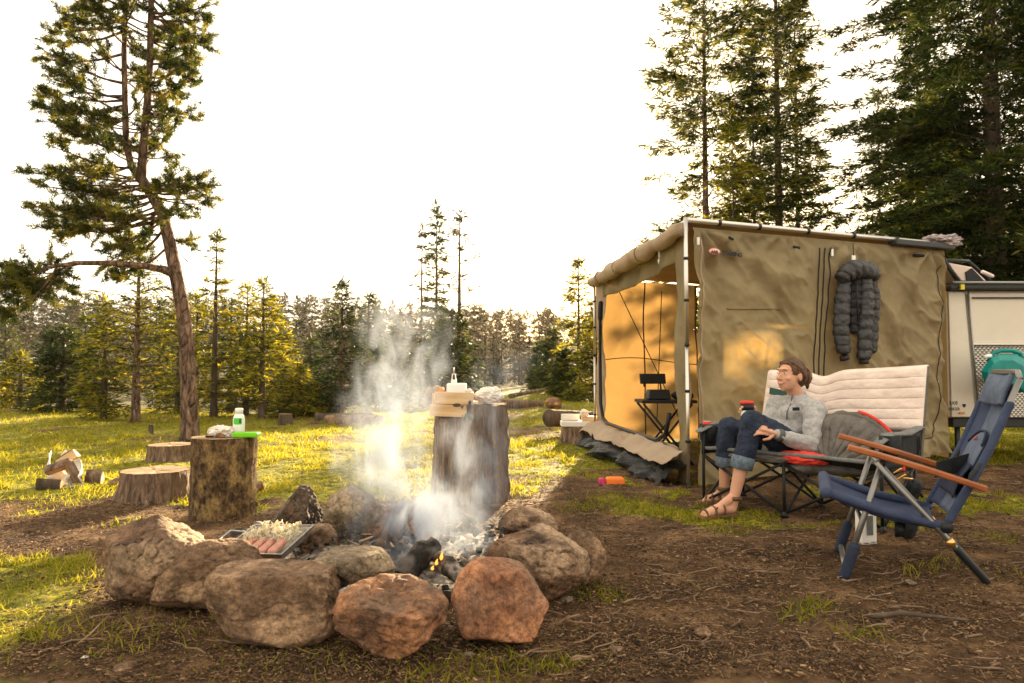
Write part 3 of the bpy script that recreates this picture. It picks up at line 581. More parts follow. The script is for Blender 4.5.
for (x_, y_) in lefts:
    for j in range(2):
        e = Q(x_ + rp.uniform(-4, 22) * j, y_ + rp.uniform(-6, 6), rp.uniform(-.9, .9)); s = interp(st1 if y_ < 160 else [Q(165, 225), Q(141, 180), st1[2]], e.z - rp.uniform(-.02, .15)); branch(s, e, .02, 1.25, 9)
for (x_, y_) in rights:
    for j in range(2):
        e = Q(x_ - rp.uniform(-2, 18) * j, y_ + rp.uniform(-6, 6), rp.uniform(-.8, .8)); s = interp(st2, e.z - rp.uniform(-.05, .2)); branch(s, e, .018, 1.2, 9)
for k in range(84):   # inner branches reaching towards and away from the viewer
    py = rp.uniform(-110, 165); st = st1 if k % 2 else st2; s = interp(st, Q(0, py).z); e = s + Vector((rp.uniform(-.75, .65), rp.choice((-1, 1)) * rp.uniform(.3, 1.0), rp.uniform(0, .3))); branch(s, e, .014, 1.1, 8, .3)
for (sx, sy, ex, ey, dy) in ((150, 192, 212, 190, .1), (150, 190, 206, 180, -.3), (152, 196, 204, 202, .3), (150, 190, 186, 174, .2), (156, 204, 182, 214, -.2), (150, 194, 170, 184, .5), (150, 194, 160, 186, -.5), (152, 200, 132, 208, -.4), (150, 196, 118, 196, .1),
        (160, 212, 100, 232, .3), (163, 220, 112, 250, -.2), (166, 226, 128, 262, .4), (158, 206, 88, 218, -.2), (155, 200, 80, 205, .2), (168, 236, 184, 246, .3), (166, 230, 140, 240, -.5), (160, 210, 60, 232, -.1), (160, 215, 104, 268, .5), (170, 245, 122, 282, .6)):
    for j in range(2): branch(Q(sx, sy), Q(ex + rp.uniform(-8, 8), ey + rp.uniform(-5, 5), dy + rp.uniform(-.3, .3)), .016, 1.2, 9, .45)
for (ex, ey) in ((2, 262), (8, 250 + 20), (-20, 275), (18, 285), (32, 262), (50, 258), (66, 268), (70, 286), (40, 284), (22, 300), (4, 312), (-15, 300), (54, 290), (30, 296), (10, 290), (60, 276), (-30, 290), (0, 280)):
    s = limb[4].lerp(limb[6], rp.random()); branch(s, P(ex, ey + 5, PY - .6 + rp.uniform(-.4, .4)), .012, 1.6, 11, .3)
for k in range(12): q = rp.random(); a = limb[0].lerp(limb[1], q) if k < 4 else Q(188, 300 + rp.uniform(-40, 100)); T.tube([a, a + Vector((rp.uniform(-.3, .3), rp.uniform(-.3, .3), rp.uniform(-.1, .15)))], [.008, .002], 4, False)
T.build('trunk', M['bark_pine'], pine)
rn = np.random.default_rng(2); tc_ = np.array([list(t[0]) for t in tufts]); td_ = np.array([list(t[1]) for t in tufts]); nn = 34
p = np.repeat(tc_, nn, 0) + rn.normal(size=(len(tc_) * nn, 3)) * .012; ax = np.repeat(td_, nn, 0); p = p + ax * (rn.random((len(p), 1)) - .5) * .10
d = rn.normal(size=p.shape); d = d / np.linalg.norm(d, axis=1, keepdims=True) + ax * .7; d /= np.linalg.norm(d, axis=1, keepdims=True)
w_ = np.cross(d, rn.normal(size=p.shape)); w_ /= np.linalg.norm(w_, axis=1, keepdims=True); ln = .045 + .04 * rn.random((len(p), 1))
V = np.stack([p - w_ * .0062, p + w_ * .0062, p + d * ln], 1).reshape(-1, 3) - np.array(list(pine.location)); Fq = np.arange(len(V)).reshape(-1, 3)
me = npmesh('crown', V, Fq); vattr(me, 'rnd', np.repeat(np.repeat(np.clip(rn.normal(.42, .3, len(tc_)), 0, 1), nn), 3)); link('crown', me, M['needle_pine'], pine)
print('pine tufts', len(tufts))

# ------------------------------------------------------------------ boulders
def ico(sub):
    import bmesh
    bm = bmesh.new(); bmesh.ops.create_icosphere(bm, subdivisions=sub, radius=1); V = np.array([v.co[:] for v in bm.verts]); F = [[v.index for v in f.verts] for f in bm.faces]; bm.free(); return V, np.array(F)
ICO = ico(6)
def rock_shape(seed, size, cuts=15, soft=34, rough=.035, flats=()):
    r = np.random.default_rng(seed); D = ICO[0]; n = r.normal(size=(cuts, 3)); n /= np.linalg.norm(n, axis=1, keepdims=True); h = .72 + .34 * r.random(cuts)
    for f in flats: n = np.vstack([n, np.array(f[:3]) / np.linalg.norm(f[:3])]); h = np.append(h, f[3])
    dn = np.clip(D @ n.T, 1e-3, None); q = h / dn; inv = (np.sum((1 / q) ** soft, 1) + (1 / 1.12) ** soft) ** (1 / soft); rad = 1 / inv
    V = D * rad[:, None]; k = seed * 3.1
    nz = fbm(V[:, 0] * 1.7 + k, V[:, 1] * 1.7, V[:, 2] * 1.7, seed, 3) * rough * 1.6 + fbm(V[:, 0] * 7 + k, V[:, 1] * 7, V[:, 2] * 7, seed + 3, 5, .6) * rough * .75
    rd = 1 - np.abs(fbm(V[:, 0] * 2.6 + k, V[:, 1] * 2.6, V[:, 2] * 2.6, seed + 9, 2)); nz = nz - rough * 1.6 * sst(.93, .99, rd)
    ch_ = np.floor(fbm(V[:, 0] * 3.4 + k, V[:, 1] * 3.4, V[:, 2] * 3.4, seed + 31, 3) * 3.2) / 3.2; nz = nz + rough * .55 * ch_; V = V * (1 + nz)[:, None]; return V * np.array(size) / 2
def rock(label, x0, x1, y0, y1, m, seed, depth=.8, lift=0, rot=0, tilt=0, group='stones ringing the campfire', name='boulder', sink=.06, flats=(), rough=.035, cuts=13, Yc=None):
    g = G((x0 + x1) / 2, y1); Yf = g.y; w = (x1 - x0) / FPX * Yf; dp = w * depth; Yc_ = Yc or Yf + dp * .38
    w = (x1 - x0) / FPX * Yc_ * .98; cx = ((x0 + x1) / 2 - 512) / FPX * Yc_; top = P(512, y0, Yc_).z; bot = (P(512, y1, Yc_ - dp * .3).z if lift else -sink * w); hh = top - bot
    V = rock_shape(seed, (w, dp, hh), flats=flats, rough=rough, cuts=cuts); V = V * np.array([w, dp, hh]) / (V.max(0) - V.min(0)); V -= (V.max(0) + V.min(0)) / 2
    Mx = np.array(Euler((0, tilt, rot)).to_matrix()); V = V @ Mx.T; s = np.array([w, 1, hh]) / (V.max(0) - V.min(0)); V[:, 0] *= s[0]; V[:, 2] *= s[2]
    me = npmesh(name, V + [0, 0, hh / 2], ICO[1]); o = link(name, me, M[m], None, True); o.location = (cx, Yc_, bot + float(Hh(cx, Yc_)) * (0 if lift else 1))
    return tag(o, label, 'rock', group)
rock('big dark brown boulder at the outer end of the fire ring', 101, 211, 519, 613, 'rock_brown', 1, .9, flats=((-.3, -.5, 1, .72),), rough=.045)
rock('grey tan boulder leaning between the big dark one and the broad flat-topped one', 158, 262, 539, 616, 'rock_tan', 7, .75, rot=.5, tilt=-.35)
rock('broad tan flat-topped block, largest stone at the front of the ring', 215, 345, 562, 649, 'rock_tan', 3, .7, flats=((0, 0, 1, .74), (0, -1, .15, .72), (-1, 0, 0, .8), (1, 0, .1, .86)), rough=.03, cuts=7)
rock('flat slab resting across two front stones, over a foil scrap', 315, 399, 551, 592, 'rock_grey', 4, .8, lift=1, flats=((0, 0, 1, .6), (0, 0, -1, .6)), Yc=2.66)
rock('orange brown lumpy stone at the very front, under the flat slab', 338, 451, 580, 663, 'rock_orange', 5, .8, flats=((.2, -.3, 1, .7),), rough=.04)
rock('rounded brick red stone with smooth faces at the front of the fire', 451, 549, 557, 648, 'rock_red', 26, .85, flats=((.5, -1, .2, .7), (-.6, -.8, .5, .78), (.15, 0, 1, .82)), rough=.022, cuts=9)
rock('large sloping brown boulder behind the brick red stone', 484, 595, 531, 607, 'rock_brown', 17, .95, flats=((-.3, -.2, 1, .66), (1, -.4, .2, .8)), rough=.045, tilt=.15)
rock('low brown stone at the back of the ring near the table stump', 497, 561, 510, 552, 'rock_brown', 8, .9)
rock('small round stone tucked against the outside of the sloping brown boulder', 557, 606, 533, 591, 'rock_tan', 9, .9)
rock('dark split stone slab tilted up behind the food tray', 262, 326, 488, 549, 'rock_dark', 10, 1.1, flats=((-.75, -.2, .75, .42), (1, -.3, .1, .7)), tilt=-.15, rough=.06)
rock('tall grey stone wreathed in smoke at the back of the fire', 325, 385, 488, 552, 'rock_grey', 31, .9)
rock('small brown stone lying inside the ring beside the tray', 299, 343, 525, 560, 'rock_brown', 12, .9)
rock('pinkish stone half lost in the smoke beside the flames', 362, 420, 510, 552, 'rock_orange', 13, .9)
rock('small dark stone wedged under the corner of the food tray', 228, 258, 528, 545, 'rock_dark', 14, .9, Yc=3.75)
rock('low dark stone at the back of the fire in front of the table stump', 440, 480, 512, 540, 'rock_dark', 15, .9)
rock('small ashy stone inside the ring behind the flat slab', 330, 368, 545, 572, 'rock_grey', 16, .9)
rock('grey boulder in the grass near the low stump tables', 545, 562, 399, 411, 'rock_orange', 41, 1, group='stones lying in the meadow')
rock('pale stone between the wood chunk and the wide low stump', 111, 127, 479, 489, 'rock_tan', 42, 1, group='stones lying in the meadow')
rock('tiny orange stone beside the chopping block', 256, 266, 482, 494, 'rock_orange', 43, 1, group='stones lying in the meadow')
rock('flat earth-covered stone in the sunny grass beyond the fire', 459, 480, 439, 446, 'rock_brown', 44, 1, group='stones lying in the meadow')
for k, (px, py, s) in enumerate(((42, 555, 8), (566, 604, 7), (655, 575, 7), (700, 640, 9), (905, 585, 6), (985, 610, 8), (130, 672, 10), (470, 655, 7), (760, 560, 5), (615, 655, 7))):
    tag(rock('pebble', px - s, px + s, py - s * 1.1, py, ('rock_tan', 'rock_grey', 'rock_brown')[k % 3], 60 + k, 1, group='loose pebbles on the bare ground', name='pebble'), ('tan pebble in the dark soil under the big dark boulder', 'grey pebble in the soil just past the brick red stone', 'brown pebble on the bare ground between fire and double chair', 'tan pebble near the bottom edge below the double chair', 'grey pebble beside the foot of the blue chair', 'brown pebble by the picture edge below the blue chair', 'tan pebble at the bottom edge below the grey tan boulder', 'grey pebble between the two front stones at the bottom edge', 'brown pebble in front of the double chair feet', 'tan pebble near the small grass tuft below the brick red stone')[k], 'pebble')

# ash bed, cinders, charred logs, flames
ab = MB(); fc = G(425, 575)
V = []; 
def ashf(u, v): 
    a = 2 * PI * u; r = v * .62; x = fc.x - .05 + r * math.cos(a) * 1.15; y = fc.y + .22 + r * math.sin(a); return (x, y, .012 + .07 * (1 - v * v) + .02 * float(fbm(x * 9, y * 9, 0, 3, 4)) - (.03 if v > .95 else 0))
ab.grid(ashf, 60, 24); tag(ab.build('ash_bed', M['ash']), kind='stuff')
rc = random.Random(9); cb = MB()
for k in range(300):
    a = rc.uniform(0, 2 * PI); r = .62 * rc.random() ** .7; x = fc.x - .05 + r * math.cos(a) * 1.15; y = fc.y + .22 + r * math.sin(a); s = .006 + .022 * rc.random() ** 2
    cb.box((x, y, .035 + .07 * (1 - (r / .62) ** 2) + rc.uniform(0, .02)), (s * rc.uniform(.6, 2.2), s, s * .7), (rc.uniform(0, 3), rc.uniform(0, 3), rc.uniform(0, 3)))
tag(cb.build('cinders', M['char'], None, False), kind='stuff')
cb = MB()
for k in range(60):
    a = rc.uniform(0, 2 * PI); r = .66 * rc.random() ** .5; x = fc.x - .05 + r * math.cos(a) * 1.1; y = fc.y + .2 + r * math.sin(a); s = rc.uniform(.006, .02); l = rc.uniform(.02, .11); b = rc.uniform(0, PI)
    z = .045 + .07 * (1 - (r / .62) ** 2); cb.tube([(x, y, z), (x + l * math.cos(b), y + l * math.sin(b) * .7, z + rc.uniform(-.01, .03))], [s * .5, s * .35], 5)
tag(cb.build('kindling_splinters', M['litter'] if False else pm('splinter', (.22, .13, .07), (.45, .32, .2), None, 12, .9, .5, 40), None, False), kind='stuff')
def log(name, label, pts, rad, m, n=14, noise=.12, cat='log', group=None, seed=0, flat=1.0, parent=None, ends=None):
    b = MB(); pts = [Vector(p) for p in pts]; PP = []; K = int(max(14, min(90, sum((b_ - a_).length for a_, b_ in zip(pts[:-1], pts[1:])) / (max(rad) * .3))))
    for k in range(K + 1):
        q = k / K * (len(pts) - 1); i = min(int(q), len(pts) - 2); PP.append(pts[i].lerp(pts[i + 1], q - i))
    rs = np.interp(np.linspace(0, 1, K + 1), np.linspace(0, 1, len(rad)), rad); b.tube(PP, list(rs), n * 2, flat=flat)
    o = b.build(name, M[m], parent); av = float(np.mean(rs)); f = 1 / av
    displace(o, lambda c: av * noise * (fbm(c[:, 0] * f * .9 + seed, c[:, 1] * f * .9, c[:, 2] * f * .9, seed, 4)))
    if parent is None: tag(o, label, cat, group)
    return o
GL = 'logs burning in the fire'
log('firewood_log', 'charred log leaning inward from the flat slab side of the fire', [P(398, 580, 2.82), P(416, 562, 2.9), P(436, 543, 2.98)], [.048, .05, .036], 'char', group=GL, seed=3, noise=.35)
log('firewood_log', 'ash-grey burning log with a pale broken end pointing at the brick red stone', [P(431, 552, 2.98), P(449, 566, 2.86), P(467, 584, 2.75)], [.026, .034, .03], 'ash', group=GL, seed=5, noise=.3)
log('firewood_log', 'black branch lying beneath the two crossed burning logs', [P(405, 596, 2.8), P(430, 592, 2.84), P(462, 598, 2.74)], [.018, .022, .016], 'char', group=GL, seed=8, noise=.3)
log('firewood_log', 'thick half burnt log standing in the smoke at the back of the fire', [P(384, 548, 3.35), P(398, 520, 3.4), P(412, 505, 3.45)], [.05, .05, .04], 'wood_grey', group=GL, seed=9, noise=.25)
log('firewood_log', 'reddish log end poking up through the smoke before the table stump', [P(424, 545, 3.3), P(432, 520, 3.35), P(438, 500, 3.4)], [.04, .04, .025], 'rock_orange', group=GL, seed=12, noise=.3)
log('firewood_log', 'splintered thin stick lying against the orange brown front stone', [P(372, 586, 2.6), P(400, 592, 2.55), P(424, 604, 2.5)], [.008, .012, .006], 'wood_cut', group=GL, seed=14, noise=.4)
fl = thing('flame', 'small orange flame licking where the burning logs cross', 'flame', P(437, 566, 2.85))
for k, (px, py, h) in enumerate(((436, 565, .022), (441, 560, .03), (432, 570, .016))):
    b = MB(); p = P(px, py, 2.84); b.tube([p, p + Vector((.001, 0, h * .2)), p + Vector((.002, 0, h * .45)), p + Vector((.003, 0, h * .75)), p + Vector((.007, 0, h * 1.1))], [.003, .0065, .0065, .0035, .0006], 10); b.build('flame_tongue', M['flame'], fl)

# foil scrap under the slab
def crumple(name, label, c, size, m, seed, cat, group=None, rough=.28, parent=None):
    V = ICO[0][:, :]; n = fbm(V[:, 0] * 2.4 + seed, V[:, 1] * 2.4, V[:, 2] * 2.4, seed, 4); V = V * (1 + rough * n - rough * .7 * np.abs(vn(V[:, 0] * 4 + seed, V[:, 1] * 4, V[:, 2] * 4, seed)))[:, None] * np.array(size) / 2
    V[:, 2] = np.maximum(V[:, 2], -size[2] * .42); me = npmesh(name, V - (np.array([0, 0, V[:, 2].min()]) if parent is None else 0), ICO[1]); o = link(name, me, M[m], parent, False)
    o.location = Vector(c) - (worigin(parent) if parent else Vector((0, 0, 0)))
    if parent is None: tag(o, label, cat, group)
    return o
crumple('foil_scrap', 'crumpled foil scrap wedged beneath the flat slab of the fire ring', P(349, 600, 2.5), (.09, .05, .05), 'foil', 3, 'foil')
crumple('paper_scrap', 'little pale paper scrap lying on the shaded dirt near the bottom edge', G(86, 660), (.05, .03, .012), 'paper', 5, 'paper')
tag(MB().tube([G(70, 650, .01) - Vector((0, 0, 0)), G(90, 634, .06), G(112, 612, .03)], [.003, .0025, .001], 5).build('dry_twig', M['wood_cut']), 'dry bent stem arching from the dirt to the big dark boulder', 'twig')

# food tray with onions and sausages
tr0 = P(268, 552, 3.2); tr = thing('food_tray', 'open metal grill tray of food balanced on the fire ring stones', 'tray', tr0, .0)
tc = P(269, 546, 3.22)
TW, TD, TH = .27, .24, .035; Mt = Euler((R_(14), R_(-2), R_(-14))).to_matrix()
def tp(x, y, z=0): return tc + Mt @ Vector((x, y, z))
b = MB()
b.prism([tp(-TW / 2, -TD / 2), tp(TW / 2, -TD / 2), tp(TW / 2, TD / 2), tp(-TW / 2, TD / 2)], Mt @ Vector((0, 0, -.004)))
for (a, c) in (((-1, -1), (1, -1)), ((1, -1), (1, 1)), ((1, 1), (-1, 1)), ((-1, 1), (-1, -1))):
    p1, p2 = tp(a[0] * TW / 2, a[1] * TD / 2), tp(c[0] * TW / 2, c[1] * TD / 2); o1, o2 = tp(a[0] * TW * .56, a[1] * TD * .57, TH), tp(c[0] * TW * .56, c[1] * TD * .57, TH); b.prism([p1, p2, o2, o1], (0, 0, -.003))
b.build('tray_pan', M['tray'], tr, False)
rim = [tp(a * TW * .56, c * TD * .57, TH) for a, c in ((-1, -1), (1, -1), (1, 1), (-1, 1), (-1, -1))]; MB().tube(rim, .005, 6).build('tray_rim', M['tray'], tr)
MB().tube([tp(-TW * .56, -.06, TH), tp(-TW * .56 - .07, -.05, TH + .01), tp(-TW * .56 - .07, .05, TH + .01), tp(-TW * .56, .06, TH)], .005, 6).build('handle', M['steel'], tr)
sn = ('first sausage in the tray, at the corner nearest the grey tan boulder', 'second sausage of the row on the food tray', 'third sausage of the row on the food tray', 'fourth sausage, at the tray end nearest the fire')
for k in range(4):
    b = MB(); x = -.07 + k * .050; b.cap(tp(x, -.10, .026), tp(x + .004, -.02, .03), .0185, .019, 14); tag(b.build('sausage', M['sausage']), sn[k], 'sausage', 'sausages on the food tray')
ro = random.Random(3); b = MB()
for k in range(230):
    x, y = ro.uniform(-.12, .12), ro.uniform(-.02, .11); z = .02 + .05 * (1 - (x / .17) ** 2) * ro.random(); s = ro.uniform(.012, .034); a = ro.uniform(0, 6.28); d = Vector((math.cos(a) * .6, math.sin(a) * .6, ro.uniform(.1, 1.1))).normalized() * s
    p = tp(x, y, z); n = d.cross(Vector((ro.random(), ro.random(), .3))).normalized() * ro.uniform(.003, .007); b.add([p - n, p + n, p + d * .6 + n * .9 + Vector((0, 0, .004)), p + d * 1.1, p + d * .6 - n * .9 + Vector((0, 0, .004))], [(0, 1, 2, 4), (4, 2, 3)])
tag(b.build('sliced_onions', M['onion'], None, False, solid=.003), kind='stuff')

# ------------------------------------------------------------------ stumps
def stump(name, label, px0, px1, pytop, pybase, barkm, group, seed=0, flare=0, topm='wood_cut', rough=.05, lean=0, cat='stump', topn=0.0, wob=.04, n=72):
    g = G((px0 + px1) / 2, pybase); wd = (px1 - px0) / FPX * g.y; r = wd / 2 * (1 / (1 - (wd / 2) / g.y * .5)); cy_ = g.y + r * .85; r = (px1 - px0) / FPX * cy_ / 2 * .97; cx = ((px0 + px1) / 2 - 512) / FPX * cy_
    h = P(512, pytop, cy_ - r * .6).z; t = thing(name, label, cat, (cx, cy_, float(Hh(cx, cy_))), 0, group); K = 26; V = []; z0 = -.04
    ang = np.linspace(0, 2 * PI, n, endpoint=False)
    for k in range(K + 1):
        q = k / K; z = z0 + (h - z0) * q; rr = r * (1 + flare * (1 - q) ** 3.0 * (1 + .7 * np.sin(ang * 5 + seed) ** 3) - .03 * q)
        rr = rr * (1 + wob * vn(np.cos(ang) * 1.5 + seed, np.sin(ang) * 1.5, z * .8, seed) + rough * np.abs(vn(ang * 5.1 * 2, z * 2.2 + ang * 0, seed, seed)) - rough * .6 + rough * .5 * fbm(np.cos(ang) * 9, np.sin(ang) * 9, z * 14 + seed, seed, 2))
        zz = z + (topn * (vn(ang * 1.6, 0 * ang, seed, 7) + .4 * vn(ang * 6, 0 * ang, seed, 9)) * q)
        V += [(math.cos(a) * x + lean * q, math.sin(a) * x, float(zt)) for a, x, zt in zip(ang, rr, np.broadcast_to(zz, ang.shape))]
    F = [(k * n + i, k * n + (i + 1) % n, (k + 1) * n + (i + 1) % n, (k + 1) * n + i) for k in range(K) for i in range(n)]
    MB().add(V, F).build('bark', M[barkm], t, local=True)
    top = V[-n:]; VV = [(lean, 0, h - .004)]; FF = []; prev = None
    for j, s in enumerate((.3, .6, .85, .965)):
        for i in range(n): x, y, z = top[i]; VV.append(((x - lean) * s + lean, y * s, h * (1 - s) + z * s + .004 * vn(x * 20, y * 20, 0, 3).item() - .004 * (1 - s)))
    FF += [(0, 1 + i, 1 + (i + 1) % n) for i in range(n)] + [(1 + j * n + i, 1 + (j + 1) * n + i, 1 + (j + 1) * n + (i + 1) % n, 1 + j * n + (i + 1) % n) for j in range(3) for i in range(n)]
    VV += [tuple(v) for v in top]; FF += [(1 + 3 * n + i, 1 + 4 * n + i, 1 + 4 * n + (i + 1) % n, 1 + 3 * n + (i + 1) % n) for i in range(n)]
    MB().add(VV, FF).build('cut_top', M[topm], t, local=True)
    t['h'] = h; return t, Vector((cx, cy_, h + t.location.z)), r
GS = 'tree stumps around the camp'
# rings on cut wood
def rings():
    m = M['wood_cut']; t = m.node_tree; b = t.nodes['Principled BSDF']; old = b.inputs['Base Color'].links[0].from_socket
    tc = N(t, 'ShaderNodeTexCoord'); wv = N(t, 'ShaderNodeTexWave', wave_type='RINGS', rings_direction='Z'); wv.inputs['Scale'].default_value = 22; wv.inputs['Distortion'].default_value = 3; wv.inputs['Detail'].default_value = 3
    t.links.new(tc.outputs['Object'], wv.inputs[0]); mx = N(t, 'ShaderNodeMix', data_type='RGBA', blend_type='MULTIPLY'); mx.inputs[0].default_value = .35
    t.links.new(old, mx.inputs[6]); t.links.new(wv.outputs[0], mx.inputs[7]); t.links.new(mx.outputs[2], b.inputs['Base Color'])
rings()
blk, blkT, blkR = stump('chopping_block', 'upright round log with chopped dark bark, the white bottle standing on it', 193, 258, 438, 521, 'bark_chop', GS, 3, 0.0, rough=.06)
tall, tallT, tallR = stump('table_stump', 'tall grey barkless stump behind the fire used as a table', 433, 509, 401, 505, 'wood_grey', GS, 5, .12, rough=.10, wob=.06, topm='wood_grey', topn=.02)
low, lowT, lowR = stump('tree_stump', 'wide low sawn stump beside the chopping block', 124, 192, 471, 504, 'wood_grey', GS, 8, .22, rough=.08)
sm2, _, _ = stump('tree_stump', 'flat low stump at the foot of the big pine', 150, 196, 446, 463, 'wood_grey', GS, 12, .2, rough=.08)
st3, st3T, st3R = stump('tree_stump', 'flared root stump carrying the white camp box near the tent', 560, 600, 425, 444, 'wood_grey', GS, 15, .45, rough=.06)
stump('tree_stump', 'dark short stump among the sunlit grass under the golden firs', 279, 293, 414, 425, 'bark_dark', GS, 18, .15)
stump('tree_stump', 'tiny stump beside the twin-trunk fir', 150, 155, 424, 433, 'bark_dark', GS, 19, .1)

log('fallen_log', 'dark round log end lying beside the white camp box stump', [P(549, 418, 10.2), P(600, 420, 11.2)], [.125, .12], 'bark_dark', seed=20, cat='log', noise=.06)
log('fallen_log', 'pale fallen trunk in the grass behind the smoke', [Vector((G(326, 424).x, 12.4, .04)), Vector((G(385, 420).x * 12.4 / G(385, 420).y, 12.2, .06))], [.12, .10], 'bark', seed=22)
log('fallen_log', 'long dark log lying across the meadow under the dark pointed fir', [Vector((-3.55, 12.9, .03)), Vector((-2.6, 13.3, .03))], [.13, .11], 'bark_dark', seed=23)
log('fallen_log', 'thin grey log in the grass beyond the small round boulder', [P(498, 404, 17), P(542, 405, 17.5)], [.12, .10], 'wood_grey', seed=24)
log('fallen_branch', 'long pale fallen branch sloping across the grass by the bare forest', [P(510, 396, 24), P(552, 388, 26)], [.08, .05], 'bark', seed=25, cat='branch')
log('fallen_branch', 'dark stick lying on the bare soil at the lower edge', [G(872, 617, .02), G(900, 613, .03), G(968, 620, .02)], [.007, .009, .004], 'bark_dark', seed=26, cat='branch')
log('fallen_branch', 'dark branch on the ground behind the blue chair', [G(905, 486, .03), G(940, 490, .05), G(990, 498, .02)], [.012, .012, .006], 'bark_dark', seed=27, cat='branch')

# firewood, wood chunk, paper sack
def wedge(name, label, c, l, r, rot, m='wood_cut', group=None, bm='bark', parent=None, cat='firewood'):
    t = thing(name, label, cat, Vector(c), 0, group); E = Euler(rot).to_matrix(); n = 7; arc = [(r * math.cos(a), r * math.sin(a)) for a in np.linspace(-.75, .75, n)]
    pf = [Vector((-l / 2, 0, 0))] + [Vector((-l / 2, y, x)) for x, y in arc]; b = MB(); b.prism([E @ p for p in pf], E @ Vector((l, 0, 0))); b.build('split_wood', M[m], t, False, local=True)
    b = MB(); q = [Vector((-l / 2 + .004, y * 1.03, x * 1.03 + .002)) for x, y in arc] + [Vector((-l / 2 + .004, y * 1.1, x * 1.1 + .004)) for x, y in arc[::-1]]; b.prism([E @ p for p in q], E @ Vector((l - .008, 0, 0))); b.build('bark', M[bm], t, False, local=True); return t
pc = G(58, 488)
GF = 'split firewood by the torn paper sack'
wedge('split_log', 'dark split log lying lowest in front of the torn sack', pc + Vector((-.05, 0, .05)), .17, .075, (1.9, .1, .25), 'wood_cut', GF, 'bark_dark')
wedge('split_log', 'split log stacked on top of the pile, bark side up', pc + Vector((-.02, .05, .12)), .17, .07, (.4, -.35, .3), 'wood_cut', GF)
wedge('split_log', 'orange split log standing highest on the pile', pc + Vector((.02, .09, .19)), .15, .065, (-.9, -.6, .2), 'wood_plank', GF)
wedge('split_log', 'split log propped steeply against the pile inside the white sack', pc + Vector((.05, .03, .11)), .18, .065, (.2, 1.1, .3), 'wood_cut', GF)
sk = thing('paper_sack', 'torn white paper sack spilling split firewood on the grass', 'sack', pc)
def sackf(cx, w_, h_, sgn):
    def f(u, v):
        a = (u - .5) * 2.4; rr = 1 + .12 * float(fbm(u * 5, v * 5, 0, 7 + sgn, 3)); return (pc.x + cx + math.sin(a) * w_ * rr * (1 - .2 * v), pc.y + .1 + (1 - math.cos(a)) * .12 * sgn - .03 + .02 * math.sin(v * 9), .0 + v * h_ * (.85 + .25 * math.sin(u * 7 + sgn) + .08 * float(fbm(u * 9, 3, 0, 9, 2))))
    return f
MB().grid(sackf(-.10, .085, .25, 1), 24, 16).build('sack_side', M['paper'], sk, False, solid=.004)
MB().grid(sackf(.12, .06, .21, -1), 24, 16).build('sack_side', M['paper'], sk, False, solid=.004)
wedge('wood_chunk', 'small orange chunk of split wood alone in the grass', G(94, 485) + Vector((0, .03, .045)), .12, .08, (1.3, .1, .2), 'wood_plank', None, cat='wood chunk')

# things on the chopping block
zb = blkT.z + .002
def onblk(px, py=438, dy=0): 
    y = blkT.y + dy; return Vector(((px - 512) / FPX * y, y, zb))
bt = onblk(240, 0, .02); b_ = thing('bottle', 'white squeeze bottle with a green label on the chopping block', 'bottle', bt)
s = .172; MB().lathe(bt, [(.0, 0), (.032, 0), (.036, .006), (.0365, .1), (.034, .118), (.026, .135), (.022, .142), (.0, .142)], 28).build('bottle_body', M['white_plastic'], b_)
MB().lathe(bt, [(.0, .142), (.0245, .142), (.0245, .172), (.022, .176), (0, .176)], 28).build('bottle_cap', M['white'], b_)
lb = MB(); lb.grid(lambda u, v: bt + Vector((math.sin((u - .5) * 1.5 + .1) * .0375, -math.cos((u - .5) * 1.5 + .1) * .0375, .075 + v * .04)), 10, 2); lb.build('bottle_label', M['green_mark'], b_)
lb = MB(); lb.grid(lambda u, v: bt + Vector((math.sin((u - .5) * .35 + .55) * .0383, -math.cos((u - .5) * .35 + .55) * .0383, .082 + v * .026)), 4, 2); lb.build('label_mark', pm('deep_green', (.01, .12, .05), rough=.5), b_)
gb = MB(); c_ = onblk(247, 0, -.07); gb.box(c_ + Vector((.005, 0, .017)), (.155, .08, .03)); tag(gb.build('green_lid', M['green'], None, False, bevel=.008), 'translucent lime green plastic box in front of the bottle', 'box')
crumple('paper_parcel', 'crumpled white paper parcel beside the bottle on the chopping block', onblk(222, 0, -.03), (.15, .10, .075), 'paper', 17, 'parcel')
crumple('red_wrapper', 'small reddish wrapper against the white parcel on the chopping block', onblk(222, 0, -.10), (.065, .03, .028), 'rock_orange', 19, 'wrapper')
kb = MB(); c_ = onblk(211, 0, -.10); kb.tube([c_ + Vector((-.02, 0, .008)), c_ + Vector((.02, .0, .008))], [.007, .006], 8, True, True); tag(kb.build('knife_handle', M['black']), 'small black knob at the edge of the chopping block', 'knob')

# things on the tall table stump
zt = tallT.z; ty_ = tallT.y
def ont(px, dy=0, dz=0): y = ty_ + dy; return Vector(((px - 512) / FPX * y, y, zt + dz))
cr_ = thing('wooden_crate', 'pale wooden crate standing over the edge of the table stump', 'crate', ont(452, -.14))
a1 = ont(432, -.24); a2 = ont(474, -.24); yF = ty_ - .24; W_ = (474 - 432) / FPX * yF; cz = P(0, 417, yF).z; ct = P(0, 392, yF).z; cx = ont(452, -.24).x
hh = (ct - cz) / 2
b = MB(); b.box((cx - .012, yF, cz + hh / 2), (W_ * .97, .016, hh - .004), (0, R_(2), 0)); b.build('lower_plank', M['wood_plank'], cr_, False, bevel=.002)
b = MB(); b.box((cx + .015, yF + .004, cz + hh * 1.5), (W_ * .93, .016, hh - .003), (0, R_(2), 0)); b.build('upper_plank', M['wood_plank'], cr_, False, bevel=.002)
